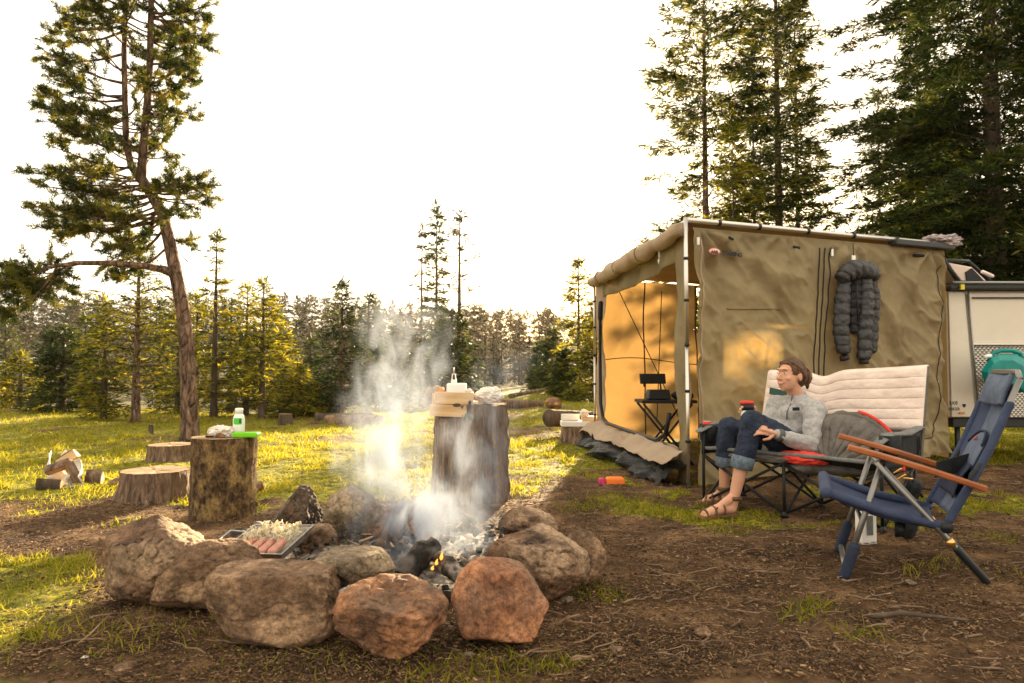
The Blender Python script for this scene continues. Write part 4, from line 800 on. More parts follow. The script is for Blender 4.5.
b = MB(); b.box((cx - W_ * .45, yF + .11, cz + hh * 1.0), (.014, .2, hh * 1.8)); b.build('side_plank', M['wood_plank'], cr_, False, bevel=.002)
b = MB(); b.box((cx + W_ * .45, yF + .11, cz + hh * 1.3), (.014, .2, hh * 1.3)); b.build('side_plank', M['wood_plank'], cr_, False, bevel=.002)
b = MB(); b.box((cx, yF + .215, cz + hh * 1.3), (W_ * .95, .014, hh * 1.3)); b.build('back_plank', M['wood_plank'], cr_, False, bevel=.002)
b = MB(); b.box((cx, yF + .11, cz + hh * .75), (W_ * .86, .19, .01)); b.build('crate_floor', M['wood_plank'], cr_, False)
b = MB(); b.ell(ont(457, -.249) + Vector((0, 0, P(0, 405, yF).z - zt)), (.028, .006, .012)); b.build('handle_hole', M['green_mark'] if False else M['bark_dark'], cr_)
zc = ct - .012
b = MB(); b.ell((P(443, 0, yF + .06).x, yF + .06, zc + .022), (.022, .022, .024)); tag(b.build('tomato', M['orange_fruit']), 'small orange fruit in the corner of the wooden crate', 'fruit')
jb = thing('white_tub', 'white plastic tub with a tall pump top rising from the wooden crate', 'tub', (P(458, 0, yF + .1).x, yF + .1, zc - .03)); q = jb.location
b = MB(); b.box(q + Vector((0, 0, .05)), (.135, .09, .10)); b.build('tub_body', M['white_plastic'], jb, False, bevel=.012)
b = MB(); b.tube([q + Vector((-.02, 0, .10)), q + Vector((-.02, 0, .125))], [.022, .018], 14); b.tube([q + Vector((-.034, 0, .12)), q + Vector((-.03, 0, .165)), q + Vector((-.01, 0, .165)), q + Vector((-.006, 0, .12))], .004, 8); b.build('handle', M['white'], jb)
b = MB(); b.tube([q + Vector((-.02, 0, .16)), q + Vector((-.02, 0, .21))], [.004, .003], 8); b.build('pump_stem', M['alu'], jb)
crumple('paper_towel', 'folded white paper between the pump tub and the wrapped bundle', (P(470, 0, yF + .08).x, yF + .08, ct - .02), (.05, .06, .045), 'paper', 23, 'paper')
crumple('wrapped_bundle', 'pale plastic-wrapped bundle of food lying on the bare top of the table stump', ont(489, -.06, -.005), (.20, .18, .125), 'paper', 31, 'bundle', rough=.16)
gm = thing('oven_glove', 'pair of brown work gloves drooping over the crate side towards the smoke', 'gloves', P(429, 405, yF + .06)); 
b = MB(); y_ = yF + .08; b.cap(P(437, 389, y_), P(429, 393, y_), .028, .03); b.cap(P(430, 391, y_), P(425, 405, y_), .03, .022); b.cap(P(433, 391, y_), P(433, 405, y_), .022, .016); b.cap(P(427, 398, y_), P(421, 404, y_), .014, .011); b.build('glove', M['tan_glove'], gm, voxel=.006, sm=2)
b = MB(); y_ = yF - .03; b.cap(P(470, 402, y_), P(468, 416, y_), .012, .010); b.cap(P(468, 415, y_), P(472, 419, y_), .011, .014); b.cap(P(466, 414, y_), P(464, 420, y_), .008, .007); tag(b.build('dark_glove', M['black_cloth'], voxel=.005, sm=2), 'dark rag hanging from the crate corner on the stump face', 'rag')

# camp box on the flared stump
z3 = st3T.z + .003; y3 = st3T.y
def o3(px, dy=0, dz=0): y = y3 + dy; return Vector(((px - 512) / FPX * y, y, z3 + dz))
cb_ = thing('camp_box', 'white folding camp stove box with an open lid on the flared root stump', 'stove', o3(578))
w3 = (598 - 561) / FPX * y3; b = MB(); b.box(o3(579, 0, .035), (w3, .26, .065)); b.build('box_body', M['white'], cb_, False, bevel=.008)
b = MB(); b.box(o3(570, .13, .10), (w3 * .5, .012, .10)); b.build('wind_screen', M['white'], cb_, False, bevel=.004)
b = MB(); b.box(o3(570, .04, .078), (w3 * .46, .14, .012)); b.build('burner_plate', M['alu'], cb_, False, bevel=.003)
b = MB(); b.box(o3(589, -.02, .10), (w3 * .42, .18, .06)); b.build('side_box', M['wood_plank'], cb_, False, bevel=.006)
crumple('white_cloth', 'crumpled white cloth heaped on the camp stove box', o3(584, -.02, .13), (.11, .11, .09), 'paper', 37, 'cloth')

# pet bowl
ob = thing('folding_bowl', 'orange soft bowl with a magenta end lying in the grass by the tent', 'bowl', G(614, 486)); q = ob.location
b = MB(); b.box(q + Vector((.015, .05, .032)), (.155, .13, .06), None, .88); b.build('bowl_body', M['orange_cloth'], ob, False, bevel=.014)
b = MB(); b.box(q + Vector((-.09, .05, .03)), (.055, .11, .05), None, .8); b.build('bowl_pocket', M['magenta'], ob, False, bevel=.012)

# ------------------------------------------------------------------ awning tent
A = G(690, 487); A.z = 0; TOP = P(690, 223, A.y).z
Yb = (TOP - CAMH) * FPX / (HOR - 278); B = Vector(((597 - 512) / FPX * Yb, Yb, 0))
Yc = (TOP - CAMH) * FPX / (HOR - 246); Cc = Vector(((946 - 512) / FPX * Yc, Yc, 0))
D = B + (Cc - A)
UW = (Cc - A).normalized(); NW = Vector((UW.y, -UW.x, 0)); US = (B - A).normalized(); WL = (Cc - A).length; SL = (B - A).length
def onwall(px, py, off=0.0):
    r = ray(px, py); o = Vector((0, 0, CAMH)); p0 = A + NW * off; t = (p0 - o).dot(NW) / r.dot(NW); return o + r * t
tent = thing('awning_tent', 'tan canvas awning tent with poles, open side and rolled entrance flap', 'tent', A)
SZIP = (onwall(820, 320) - A).dot(UW)
def anchors(s, z):   # folds radiating from the hanging points of the wall
    d = 0.0
    for (as_, az_, amp, n, ph) in ((.10, TOP + .02, .04, 11, .4), (1.05, TOP + .1, .02, 13, 1.0), (1.75, TOP + .05, .018, 12, 2.0), (2.72, TOP - .0, .035, 9, 3.1), (.05, .2, .02, 8, .6)):
        dx, dz = s - as_, z - az_; r = np.hypot(dx, dz); th = np.arctan2(dz, dx); d = d + amp * np.sin(th * n + ph + .8 * vn(th * 3, r * 1.2, 0, 5)) * np.exp(-r / 1.1) * sst(0, .25, r)
    d = d * 1.0; zipf = 1 - .85 * np.exp(-((s - SZIP) / .16) ** 2)
    q = s * .75 + z * .66; q2 = -s * .66 + z * .75
    return zipf * (d + .05 * (1 - np.abs(fbm(q2 * .7, q * 3.0, 0, 12, 3))) ** 2 * sst(2.05, 1.5, z) + .034 * (1 - np.abs(fbm(q2 * 2.2 + 3, q * 5.0, 0, 15, 3))) ** 3 + .016 * fbm(s * 3, z * 3, 0, 14, 4) + .006 * fbm(s * 11, z * 11, 0, 18, 3))
ZW = np.vectorize(lambda s, z: float(anchors(s, z)))
nu, nv = 230, 170; u = np.linspace(0, 1, nu + 1); v = np.linspace(0, 1, nv + 1); UU, VV_ = np.meshgrid(u, v); S_ = .05 + UU * (WL - .05 - .12 * np.sin(np.clip(VV_ * 1.25, 0, 1) * PI)); bot = .02 + .13 * UU; Zz = bot + VV_ * (TOP - .03 - bot)
dd = anchors(S_, Zz) * np.clip(VV_ * 0 + 1, 0, 1) * sst(0, .04, 1 - VV_ + .005) + .05 * sst(.12, 0, VV_) * np.sin(UU * 31)
Pn = np.array(A)[None, None] + S_[..., None] * np.array(UW) + dd[..., None] * np.array(NW); Pn[..., 2] = Zz
ix = np.arange((nu + 1) * (nv + 1)).reshape(nv + 1, nu + 1); Fw = np.stack([ix[:-1, :-1], ix[:-1, 1:], ix[1:, 1:], ix[1:, :-1]], -1).reshape(-1, 4)
me = npmesh('front_wall', Pn.reshape(-1, 3) - np.array(A), Fw); fw = link('front_wall', me, M['canvas'], tent, True)
def wallpt(px, py, off=.012):
    p = onwall(px, py); s = (p - A).dot(UW); return p + NW * (float(anchors(s, p.z)) + off)
# back wall with window opening
wb = B; ubk = (D - B).normalized(); Lb_ = (D - B).length
def proj(p, Mb):  # where the sunbeam through p crosses the back wall
    n = Vector((ubk.y, -ubk.x, 0)); t = (B - p).dot(n) / SUNDIR.dot(n); h = p + SUNDIR * t; return (h - B).dot(ubk), h.z
q1 = proj(onwall(722, 402), 0); q2 = proj(onwall(782, 309), 0); print('window', q1, q2)
wx0, wz0, wx1, wz1 = q1[0], q1[1], q2[0], q2[1]
wz1 = min(wz1, TOP - .05)
nbk, nzk = 150, 110
def bwf(u, v):
    s = u * Lb_; z = .02 + v * (TOP - .04); return B + ubk * s + Vector((0, 0, z)) + Vector((ubk.y, -ubk.x, 0)) * float(.02 * fbm(s * 2, z * 2, 0, 33, 3) + .02 * math.sin(s * 5 + z * 1.2) + .025 * math.sin((s * 1.8 - z) * 3.1) * math.exp(-s))
bb = MB(); bb.grid(bwf, nbk, nzk, lambda u, v: wx0 < u * Lb_ < wx1 and wz0 < .02 + v * (TOP - .04) < wz1); bb.build('back_wall', M['canvas_back'], tent)
for (sa, za, sb_, zb_) in ((wx0, wz0, wx1, wz0), (wx1, wz0, wx1, wz1), (wx0, wz0, wx0, wz1)):
    MB().tube([B + ubk * sa + Vector((0, 0, za)), B + ubk * sb_ + Vector((0, 0, zb_))], .012, 6).build('window_hem', M['canvas'], tent)
for sa in (.7, 1.5, 2.2): MB().tube([bwf(sa / Lb_, q) + Vector((ubk.y, -ubk.x, 0)) * .012 for q in np.linspace(0, 1, 30)], .009, 5).build('wall_seam', M['bark_dark'], tent)
MB().tube([bwf(q, .5 + .02 * math.sin(q * 9)) + Vector((ubk.y, -ubk.x, 0)) * .012 for q in np.linspace(0, .98, 40)], .006, 5).build('wall_seam', M['bark_dark'], tent)
for (sa, za, sb2, zb2) in ((.25, 1.95, 1.0, .1), (1.9, 1.95, 1.35, .1), (.9, 1.95, .55, .3)): MB().tube([B + ubk * sa + Vector((ubk.y, -ubk.x, 0)) * .1 + Vector((0, 0, za)), B + ubk * sb2 + Vector((ubk.y, -ubk.x, 0)) * .5 + Vector((0, 0, zb2))], .006, 5).build('shade_band', M['black_cloth'], tent)  # added dark strips imitating the diagonal branch shadows and creases on the back wall
# roof
def roof(u, v):
    p = A + UW * (u * WL) + US * (v * SL); sag = -.03 * math.sin(v * PI) - .015 * abs(math.sin(u * PI * 3)); return p + Vector((0, 0, TOP + .015 + sag + .006 * float(fbm(u * 9, v * 9, 0, 3, 3))))
MB().grid(roof, 60, 40).build('roof_sheet', M['canvas_roof'], tent, solid=.004)
# trailer-side wall
MB().grid(lambda u, v: Cc + US * (u * SL) + Vector((0, 0, .1 + v * (TOP - .12))) + UW * (.02 * math.sin(u * 14 + v * 2)), 40, 20).build('side_wall', M['canvas_back'], tent)
# entrance side: borders, header, skirt
def side(u0, u1, z0f, z1f, n1, n2, amp, name, m, seed, out=.0):
    NS = Vector((-US.y, US.x, 0))
    def f(u, v):
        s = u0 + (u1 - u0) * u; z = z0f(s) + (z1f(s) - z0f(s)) * v; return A + US * s + Vector((0, 0, z)) + NS * (out + amp * float(fbm(s * 4, z * 4, 0, seed, 3)) + amp * math.sin(s * 9 + z * 5))
    return MB().grid(f, n1, n2).build(name, M[m], tent, solid=.003)
side(.03, .30, lambda s: .0, lambda s: TOP, 20, 60, .015, 'entrance_border', 'canvas', 41)
side(SL - .42, SL, lambda s: .1, lambda s: TOP - .05, 20, 60, .02, 'entrance_border', 'canvas_roof', 42)
side(.2, SL - .3, lambda s: .16 + .05 * math.sin(s * 3), lambda s: .27 + .03 * math.sin(s * 2), 50, 8, .02, 'entrance_sill', 'canvas_roof', 43, .02)
side(.3, SL - .3, lambda s: TOP - .25 - .06 * math.sin(s / SL * PI), lambda s: TOP + .01, 50, 10, .02, 'entrance_header', 'canvas', 44)
NSv = Vector((-US.y, US.x, 0))
def skirt(u, v):
    s = u * SL; r = (.24 + .14 * math.sin(u * PI)) ; a = v * PI * .5; x = r * math.sin(a) * (1 + .3 * float(fbm(s * 3, v * 2, 0, 51, 3))); z = .13 * math.cos(a) * (1 + .15 * math.sin(s * 7)) + .012 + .035 * abs(float(fbm(s * 5, v * 5, 0, 52, 4))) * (1 - v * .4)
    return A + US * s + NSv * x + Vector((0, 0, z))
MB().grid(skirt, 110, 30).build('ground_sheet', M['sheet_black'], tent)
def skirt2(u, v):
    s = u * SL; return A + US * s + NSv * (.05 + v * .17 + .02 * math.sin(s * 6)) + Vector((0, 0, .30 - v * .13 + .02 * float(fbm(s * 5, v * 3, 0, 55, 3))))
MB().grid(skirt2, 80, 10).build('skirt', M['canvas_roof'], tent, solid=.003)
MB().box(((A + B + Cc + D) / 4) + Vector((0, 0, .012)), (2.3, 2.6, .012), (0, 0, math.atan2(UW.y, UW.x))).build('floor_sheet', M['sheet_black'], tent, False)
# zip loop around the entrance
zp = []; z0_, z1_ = .30, TOP - .24; s0_, s1_ = .34, SL - .42
for (s, z) in ((s0_, z0_ + .25), (s0_ + .1, z0_ + .08), (s0_ + .35, z0_), ((s0_ + s1_) / 2, z0_ - .0), (s1_ - .35, z0_ + .01), (s1_ - .12, z0_ + .06), (s1_, z0_ + .22), (s1_ + .02, (z0_ + z1_) / 2), (s1_, z1_ - .3), (s1_ - .03, z1_ - .12)):
    zp.append(A + US * s + NSv * .05 + Vector((0, 0, z)))
MB().tube(zp, .020, 8).build('zip', M['black'], tent)
MB().tube([zp[-1], zp[-2]], .03, 8, True, True).build('zip_cover', M['black'], tent)
# rolled flap along the entrance top
rp2 = []; rr2 = []
for k in range(40):
    q = k / 39; s = -.02 + q * (SL + .05); rp2.append(A + US * s + NSv * (.05 + .05 * math.sin(q * PI)) + Vector((0, 0, TOP - .055 - .035 * math.sin(q * PI) + .008 * math.sin(q * 40)))); rr2.append(.05 + .03 * math.sin(q * PI) + .016 * math.sin(q * 26) * math.sin(q * 7 + 1))
o = MB().tube(rp2, rr2, 26).build('rolled_flap', M['canvas_roof'], tent); displace(o, lambda c: .022 * fbm(c[:, 0] * 7, c[:, 1] * 7, c[:, 2] * 7, 3, 4))
for q in (.3, .55, .8): 
    i = int(q * 39); p = rp2[i]; ring = [p + (NSv * math.cos(a) + Vector((0, 0, math.sin(a)))) * (rr2[i] + .014) for a in np.linspace(0, 2 * PI, 17)]; MB().tube(ring, .006, 5).build('strap', M['canvas'], tent)
p = A + US * .55 + NSv * .06; MB().tube([p + Vector((0, 0, TOP - .1)), p + Vector((0, 0, TOP - .2))], .006, 6).tube([p + Vector((0, 0, TOP - .2)), p + Vector((.0, .02, TOP - .24)), p + Vector((0, .04, TOP - .2))], .005, 6).build('buckle', M['white_plastic'], tent)
# poles, beam and clamps
def pole(base, x=0):
    pl = MB().tube([base + Vector((0, 0, .0)), base + Vector((0, 0, 1.1))], .0135, 14).tube([base + Vector((0, 0, 1.1)), base + Vector((0, 0, TOP + .03))], .0165, 14).build('pole', M['alu'], tent)
    for z in (.35, .74, 1.1, 1.45, 1.78): MB().tube([base + Vector((0, 0, z)), base + Vector((0, 0, z + .022))], .020, 12).build('pole_clamp', M['black'], pl)
    MB().tube([base, base + Vector((0, 0, .03))], [.028, .018], 12).build('pole_foot', M['black'], pl)
pole(A + NSv * .05 + NW * .06); pole(B + NSv * .03 + NW * -.0)
bm_ = MB().tube([A - UW * .03 + NW * .02 + Vector((0, 0, TOP + .02)), Cc + UW * .02 + NW * .02 + Vector((0, 0, TOP + .02))], .021, 14).build('front_beam', M['alu'], tent)
for q in (.1, .24, .42, .6, .78, .93):
    p = A + UW * (q * WL) + NW * .02 + Vector((0, 0, TOP + .02)); MB().tube([p - UW * .014, p + UW * .014], .027, 12).build('beam_clip', M['black'], bm_)
MB().tube([A + Vector((0, 0, TOP + .02)), B + Vector((0, 0, TOP + .02))], .018, 10).build('side_beam', M['alu'], tent)
MB().tube([B + Vector((0, 0, TOP + .02)), D + Vector((0, 0, TOP + .02))], .018, 10).build('rear_beam', M['alu'], tent)
MB().box(Cc + Vector((0, 0, TOP - .01)) - UW * .32 + NW * .03, (.75, .10, .055), (0, 0, math.atan2(UW.y, UW.x))).build('awning_case', M['rack'], tent, False, bevel=.01)
MB().box((Cc + D) / 2 + Vector((0, 0, TOP - .0)), (.12, SL, .08), (0, 0, math.atan2(US.y, US.x) - PI / 2)).build('awning_case', M['rack'], tent, False, bevel=.01)
# seams, zips and small fittings on the front wall
def seam(pts, r, m, name, off=.008):
    out = []
    for a, b in zip(pts[:-1], pts[1:]):
        for k in range(12): q = k / 12; out.append(wallpt(a[0] + (b[0] - a[0]) * q, a[1] + (b[1] - a[1]) * q, off))
    out.append(wallpt(*pts[-1], off)); return MB().tube(out, r, 5).build(name, M[m], tent)
for x0, x1 in ((819, 813), (824, 818), (829, 823)): seam([(x0, 248), (x0 - 2, 290), (x1 + 1, 340), (x1, 385)], .0055, 'black', 'zip')
seam([(939, 266), (937, 300), (933, 340), (931, 380), (934, 420), (925, 437), (900, 447)], .004, 'black', 'cord')
seam([(697, 240), (696, 300), (697, 380), (698, 440)], .006, 'canvas_roof', 'edge_seam', .012)
seam([(725, 309), (780, 309)], .006, 'canvas', 'panel_seam')
for (px, py) in ((727, 239), (796, 247), (919, 255)): MB().tube([wallpt(px - 3, py), wallpt(px + 2, py + 1)], .012, 6, True, True).build('tie_toggle', M['black'], tent)
for (px, py) in ((830, 253), (695, 242)): MB().box(wallpt(px, py, .02), (.022, .01, .06), (0, 0, math.atan2(UW.y, UW.x))).build('clip', M['white_plastic'], tent, False)
MB().box(onwall(937, 381, .03), (.02, .02, .05)).build('clip', M['white_plastic'], tent, False)
# text helper
def text(s, name, m, parent, origin, xdir, up, size, depth=.001, space=1.0, align='LEFT', bold=.0):
    cu = bpy.data.curves.new(name, 'FONT'); cu.body = s; cu.size = size; cu.extrude = depth; cu.space_character = space; cu.offset = bold; cu.align_x = align
    o = bpy.data.objects.new(name, cu); C.objects.link(o); dg = bpy.context.evaluated_depsgraph_get(); dg.update(); me = bpy.data.meshes.new_from_object(o.evaluated_get(dg)); bpy.data.objects.remove(o)
    xd = Vector(xdir).normalized(); z = xd.cross(Vector(up)).normalized(); u = z.cross(xd); R3 = Matrix((xd, u, z)).transposed(); n = len(me.vertices); co = np.empty(n * 3, np.float32); me.vertices.foreach_get('co', co)
    co = co.reshape(-1, 3) @ np.array(R3).T + np.array(Vector(origin) - (worigin(parent) if parent else Vector((0, 0, 0)))); me.vertices.foreach_set('co', co.astype(np.float32).ravel()); me.update(); me.materials.clear()
    return link(name, me, M[m], parent)
M['logo_white'] = pm('logo_white', (.62, .42, .36), rough=.6); M['ink'] = pm('ink', (.02, .02, .02), rough=.6); M['logo_red'] = pm('logo_red', (.55, .06, .05), rough=.6)
lp = max((wallpt(x_, 252, 0) for x_ in (708, 714, 722, 730, 738)), key=lambda p: (p - A).dot(NW)); loff = (lp - A).dot(NW) + .032
def lg(px, py, o=0): return onwall(px, py, loff + o)
patch = MB(); c_ = lg(714.5, 251.5, -.003); patch.lathe(c_, [(0, -.003), (.055, -.003), (.058, 0), (.055, .003), (0, .003)], 28, Matrix((UW * 1.0, Vector((0, 0, .52)), NW)).transposed()); patch.build('logo_patch', M['logo_red'], tent)
patch = MB(); patch.lathe(c_ + NW * .003, [(0, -.003), (.053, -.003), (.054, 0), (.053, .0015), (0, .0015)], 28, Matrix((UW, Vector((0, 0, .44)), NW)).transposed()); patch.build('logo_patch', M['logo_white'], tent)
text('ARB', 'logo_lettering', 'ink', tent, lg(714.5, 253.6, .003), UW, (0, 0, 1), .036, align='CENTER', bold=.0012)
text('TOURING', 'logo_lettering', 'ink', tent, lg(722.3, 254.6, .003), UW - Vector((0, 0, .04)), (0, 0, 1), .044, bold=.002, space=.96)
# camp table and stove inside
GB = G(668, 470)
ti = thing('camp_table', 'black folding table standing inside the open tent', 'table', (P(663, 400, 6.9).x, 6.9, 0)); q = ti.location; zt_ = P(0, 401, 6.9).z
MB().box(q + Vector((0.02, 0, zt_)), (.52, .42, .03)).build('tabletop', M['black'], ti, False, bevel=.004)
for sy in (-.17, .17):
    for a, b_2 in ((-.22, .24), (.24, -.22)): MB().tube([q + Vector((a, sy, zt_ - .02)), q + Vector((b_2, sy, .03))], .011, 8).build('leg', M['black'], ti)
sv = thing('camp_stove', 'small black camp stove with a raised lid on the table inside the tent', 'stove', q + Vector((-.07, 0, zt_ + .015))); q = sv.location
MB().box(q + Vector((0.02, 0, .05)), (.22, .2, .09), None, .85).build('stove_body', M['black'], sv, False, bevel=.008)
MB().box(q + Vector((-.02, .04, .20)), (.26, .02, .10), (R_(-12), 0, R_(8))).build('stove_lid', M['black'], sv, False, bevel=.006)
MB().tube([q + Vector((-.1, .04, .12)), q + Vector((-.12, .04, .2))], .008, 6).tube([q + Vector((.06, .04, .09)), q + Vector((.05, .04, .18))], .008, 6).build('lid_hinge', M['black'], sv)
b = MB(); c_ = q + Vector((.24, 0, .0)); b.ell(c_ + Vector((0, 0, .04)), (.09, .07, .045)); b.ell(c_ + Vector((.08, .02, .035)), (.05, .05, .04)); tag(b.build('stuff_sack', M['black_cloth']), 'dark lumpy bag beside the stove on the table inside the tent', 'bag')

# ------------------------------------------------------------------ puffer jacket hanging on the tent
jk = thing('puffer_jacket', 'grey quilted puffer jacket hanging by its hood on the tent wall', 'jacket', onwall(857, 360, .1)); q0 = jk.location
def W(px, py, off=.09): return onwall(px, py, off)
MW = Matrix((UW, NW, Vector((0, 0, 1)))).transposed()
MB().tube([W(853, 243, .03), W(854, 262, .05)], .004, 6).build('hanging_loop', M['black'], jk)
MB().box(W(853.5, 258, .055), (.04, .01, .045), (0, 0, math.atan2(UW.y, UW.x))).build('hook', M['white_plastic'], jk, False)
def quilt(path, radii, n, name, m='puffer', flat=.62, wr=.006):
    pts = [Vector(p) for p in path]; K = n * 12; PP = []; RR_ = []
    for k in range(K + 1):
        t = k / K; q = t * (len(pts) - 1); i = min(int(q), len(pts) - 2); PP.append(pts[i].lerp(pts[i + 1], q - i)); r = np.interp(t, np.linspace(0, 1, len(radii)), radii)
        e = min(1, math.sqrt(min(t, 1 - t) * 30 + .05)); RR_.append(r * e * (.84 + .16 * abs(math.sin(PI * n * t)) ** .6))
    V = []; NN = 40
    for p, r in zip(PP, RR_):
        for k in range(NN): a = 2 * PI * k / NN; V.append(p + UW * math.cos(a) * r + NW * math.sin(a) * r * flat)
    F = [(i * NN + k, i * NN + (k + 1) % NN, (i + 1) * NN + (k + 1) % NN, (i + 1) * NN + k) for i in range(K) for k in range(NN)] + [tuple(range(NN))[::-1], tuple(K * NN + k for k in range(NN))]
    o = MB().add(V, F).build(name, M[m], jk); displace(o, lambda c: wr * fbm(c[:, 0] * 22, c[:, 1] * 22, c[:, 2] * 30, 3, 3)); return o
quilt([W(845, 277, .1), W(842, 300, .1), W(841, 330, .1), W(844, 355, .1)], [.06, .082, .084, .07], 8, 'sleeve')
quilt([W(866, 277, .11), W(867, 300, .12), W(865, 330, .12), W(864, 361, .12)], [.06, .074, .08, .072], 9, 'sleeve')
quilt([W(856, 272, .06), W(855, 300, .07), W(856, 334, .07)], [.085, .09, .075], 8, 'jacket_body', 'puffer_in')
quilt([W(872, 270, .06), W(875, 300, .06), W(873, 354, .06)], [.05, .055, .045], 10, 'jacket_side')
hd = [W(840, 279, .11), W(845, 271, .13), W(853, 266, .14), W(862, 265, .14), W(871, 268, .13), W(879, 273, .1)]
PPh = []; NN = 36; K = 72; V = []
for k in range(K + 1):
    t = k / K; q = t * 5; i = min(int(q), 4); p = hd[i].lerp(hd[i + 1], q - i); r = .085 * (.5 + .5 * math.sin(PI * min(1, t * .9 + .12)) ** .5) * (.86 + .14 * abs(math.sin(PI * 6 * t)) ** .6) * min(1, math.sqrt(min(t, 1 - t) * 14 + .05))
    d = (hd[i + 1] - hd[i]).normalized(); u_ = NW; w_2 = d.cross(u_).normalized(); 
    for j in range(NN): a = 2 * PI * j / NN; V.append(p + u_ * math.cos(a) * r * .75 + w_2 * math.sin(a) * r + Vector((0, 0, -.03)))
F = [(i * NN + k, i * NN + (k + 1) % NN, (i + 1) * NN + (k + 1) % NN, (i + 1) * NN + k) for i in range(K) for k in range(NN)] + [tuple(range(NN))[::-1], tuple(K * NN + k for k in range(NN))]
o = MB().add(V, F).build('hood', M['puffer'], jk); displace(o, lambda c: .007 * fbm(c[:, 0] * 20, c[:, 1] * 20, c[:, 2] * 26, 3, 3))
MB().tube([W(844, 356, .1), W(845, 360, .1)], .04, 12).build('cuff', M['puffer_in'], jk)
MB().tube([W(864, 360, .12), W(864, 364, .12)], .04, 12).build('cuff', M['puffer_in'], jk)
b = MB(); zq = [W(856, 279, .135), W(857, 300, .135), W(858, 322, .13)]; b.tube(zq, .006, 6); b.build('zip', M['black'], jk)

# cloth on the beam end
crumple('draped_cloth', 'lilac grey cloth draped over the far end of the tent beam', Vector(P(943, 247, Cc.y)), (.36, .22, .13), 'lilac', 47, 'cloth', rough=.35)

# ------------------------------------------------------------------ camper trailer
TY = 6.95; x0 = P(940, 0, TY).x; x1 = x0 + 3.6; zt0 = P(0, 290, TY).z; zb0 = P(0, 418, TY).z
tl = thing('camper_trailer', 'cream white box camper trailer with tread plate side and black roof rack', 'trailer', ((x0 + x1) / 2, TY, 0))
MB().box(((x0 + x1) / 2, TY + .85, (zt0 + zb0) / 2), (x1 - x0, 1.62, zt0 - zb0)).build('box_shell', M['trailer'], tl, False, bevel=.02)
def tpx(px, py, dy=-.02): return P(px, py, TY + dy)
xa, xb, xc = tpx(958, 0).x, tpx(967, 0).x, x1 - .05
yf = TY + .03
MB().prism([Vector((x0 + .01, yf - .03, zb0 + .01)), Vector((tpx(965.5, 0).x, yf - .03, zb0 + .01)), Vector((tpx(958, 0).x, yf - .03, zt0 - .02)), Vector((x0 + .01, yf - .03, zt0 - .02))], (0, .02, 0)).build('corner_panel', M['trailer'], tl, False, bevel=.006)
xl_t, xl_b = tpx(960.5, 0).x, tpx(968, 0).x; zm = P(0, 343, TY).z; xm = xl_t + (xl_b - xl_t) * (zt0 - zm) / (zt0 - zb0)
MB().prism([Vector((xm + .01, yf - .035, zm)), Vector((xc, yf - .035, zm)), Vector((xc, yf - .035, zt0 - .03)), Vector((xl_t + .01, yf - .035, zt0 - .03))], (0, .02, 0)).build('side_panel', M['trailer'], tl, False, bevel=.006)
MB().prism([Vector((xl_b + .01, yf - .03, zb0 + .01)), Vector((xc, yf - .03, zb0 + .01)), Vector((xc, yf - .03, zm - .02)), Vector((xm + .012, yf - .03, zm - .02))], (0, .02, 0)).build('tread_plate', M['tread'], tl, False)
MB().box(((xm + xc) / 2, yf - .045, zm - .01), (xc - xm, .02, .022)).build('trim_strip', M['alu'], tl, False, bevel=.003)
MB().box(((xm + xc) / 2, yf - .045, P(0, 298, TY).z), (xc - xm - .02, .02, .014)).build('panel_groove', M['rack'], tl, False)
MB().tube([Vector((xl_t, yf - .045, zt0 - .01)), Vector((xl_b, yf - .045, zb0))], .008, 6).build('trim_strip', M['steel'], tl)
MB().box(((x0 + x1) / 2, TY + .8, zb0 - .05), (x1 - x0 - .1, 1.5, .09)).build('chassis', M['rack'], tl, False, bevel=.01)
MB().box(((x0 + x1) / 2, TY + .78, P(0, 286.5, TY - .1).z), (x1 - x0 + .05, 1.75, .05)).build('roof_rack', M['rack'], tl, False, bevel=.012)
MB().tube([(x0, TY - .10, P(0, 282.5, TY - .1).z), (x1, TY - .10, P(0, 283.5, TY - .1).z)], .014, 8).build('rack_rail', M['steel'], tl)
MB().box(tpx(962.3, 287, -.12), (.035, .02, .05)).build('rack_tag', M['yellow_tag'], tl, False)
MB().box(tpx(962, 413, -.03), (.05, .02, .02)).build('marker_lamp', M['amber'], tl, False, bevel=.004)
for dx in (.15, 3.3): MB().tube([(x0 + dx, TY + .15, zb0 - .05), (x0 + dx, TY + .15, 0)], .025, 8).build('stabiliser_leg', M['rack'], tl)
wh = MB().lathe((x0 + 1.9, TY + .12, .33), [(.2, -.1), (.31, -.1), (.335, -.06), (.335, .06), (.31, .1), (.2, .1)], 32, Euler((PI / 2, 0, 0)).to_matrix()).build('wheel', M['black'], tl)
MB().lathe((x0 + 1.9, TY + .12, .33), [(.02, -.06), (.2, -.09), (.2, .05), (.02, .05)], 24, Euler((PI / 2, 0, 0)).to_matrix()).build('rim', M['steel'], wh)
text('5X8', 'side_lettering', 'ink', tl, tpx(949.0, 404.5, -.05), (1, 0, 0), (0, 0, 1), .046, bold=.0008, space=1.1)
text('HIKER', 'side_lettering', 'ink', tl, tpx(948.6, 410.5, -.05), (1, 0, 0), (0, 0, 1), .041, bold=.0008, space=.98)
c_ = tpx(964.0, 405.5, -.05); r_ = .02
MB().prism([c_ + Vector((x_ * r_, 0, z_ * r_)) for x_, z_ in ((0, -1.1), (.75, -.3), (.9, .35), (.6, .8), (.2, .75), (0, .5), (-.2, .75), (-.6, .8), (-.9, .35), (-.75, -.3))], (0, -.002, 0)).build('side_emblem', M['ink'], tl, False)
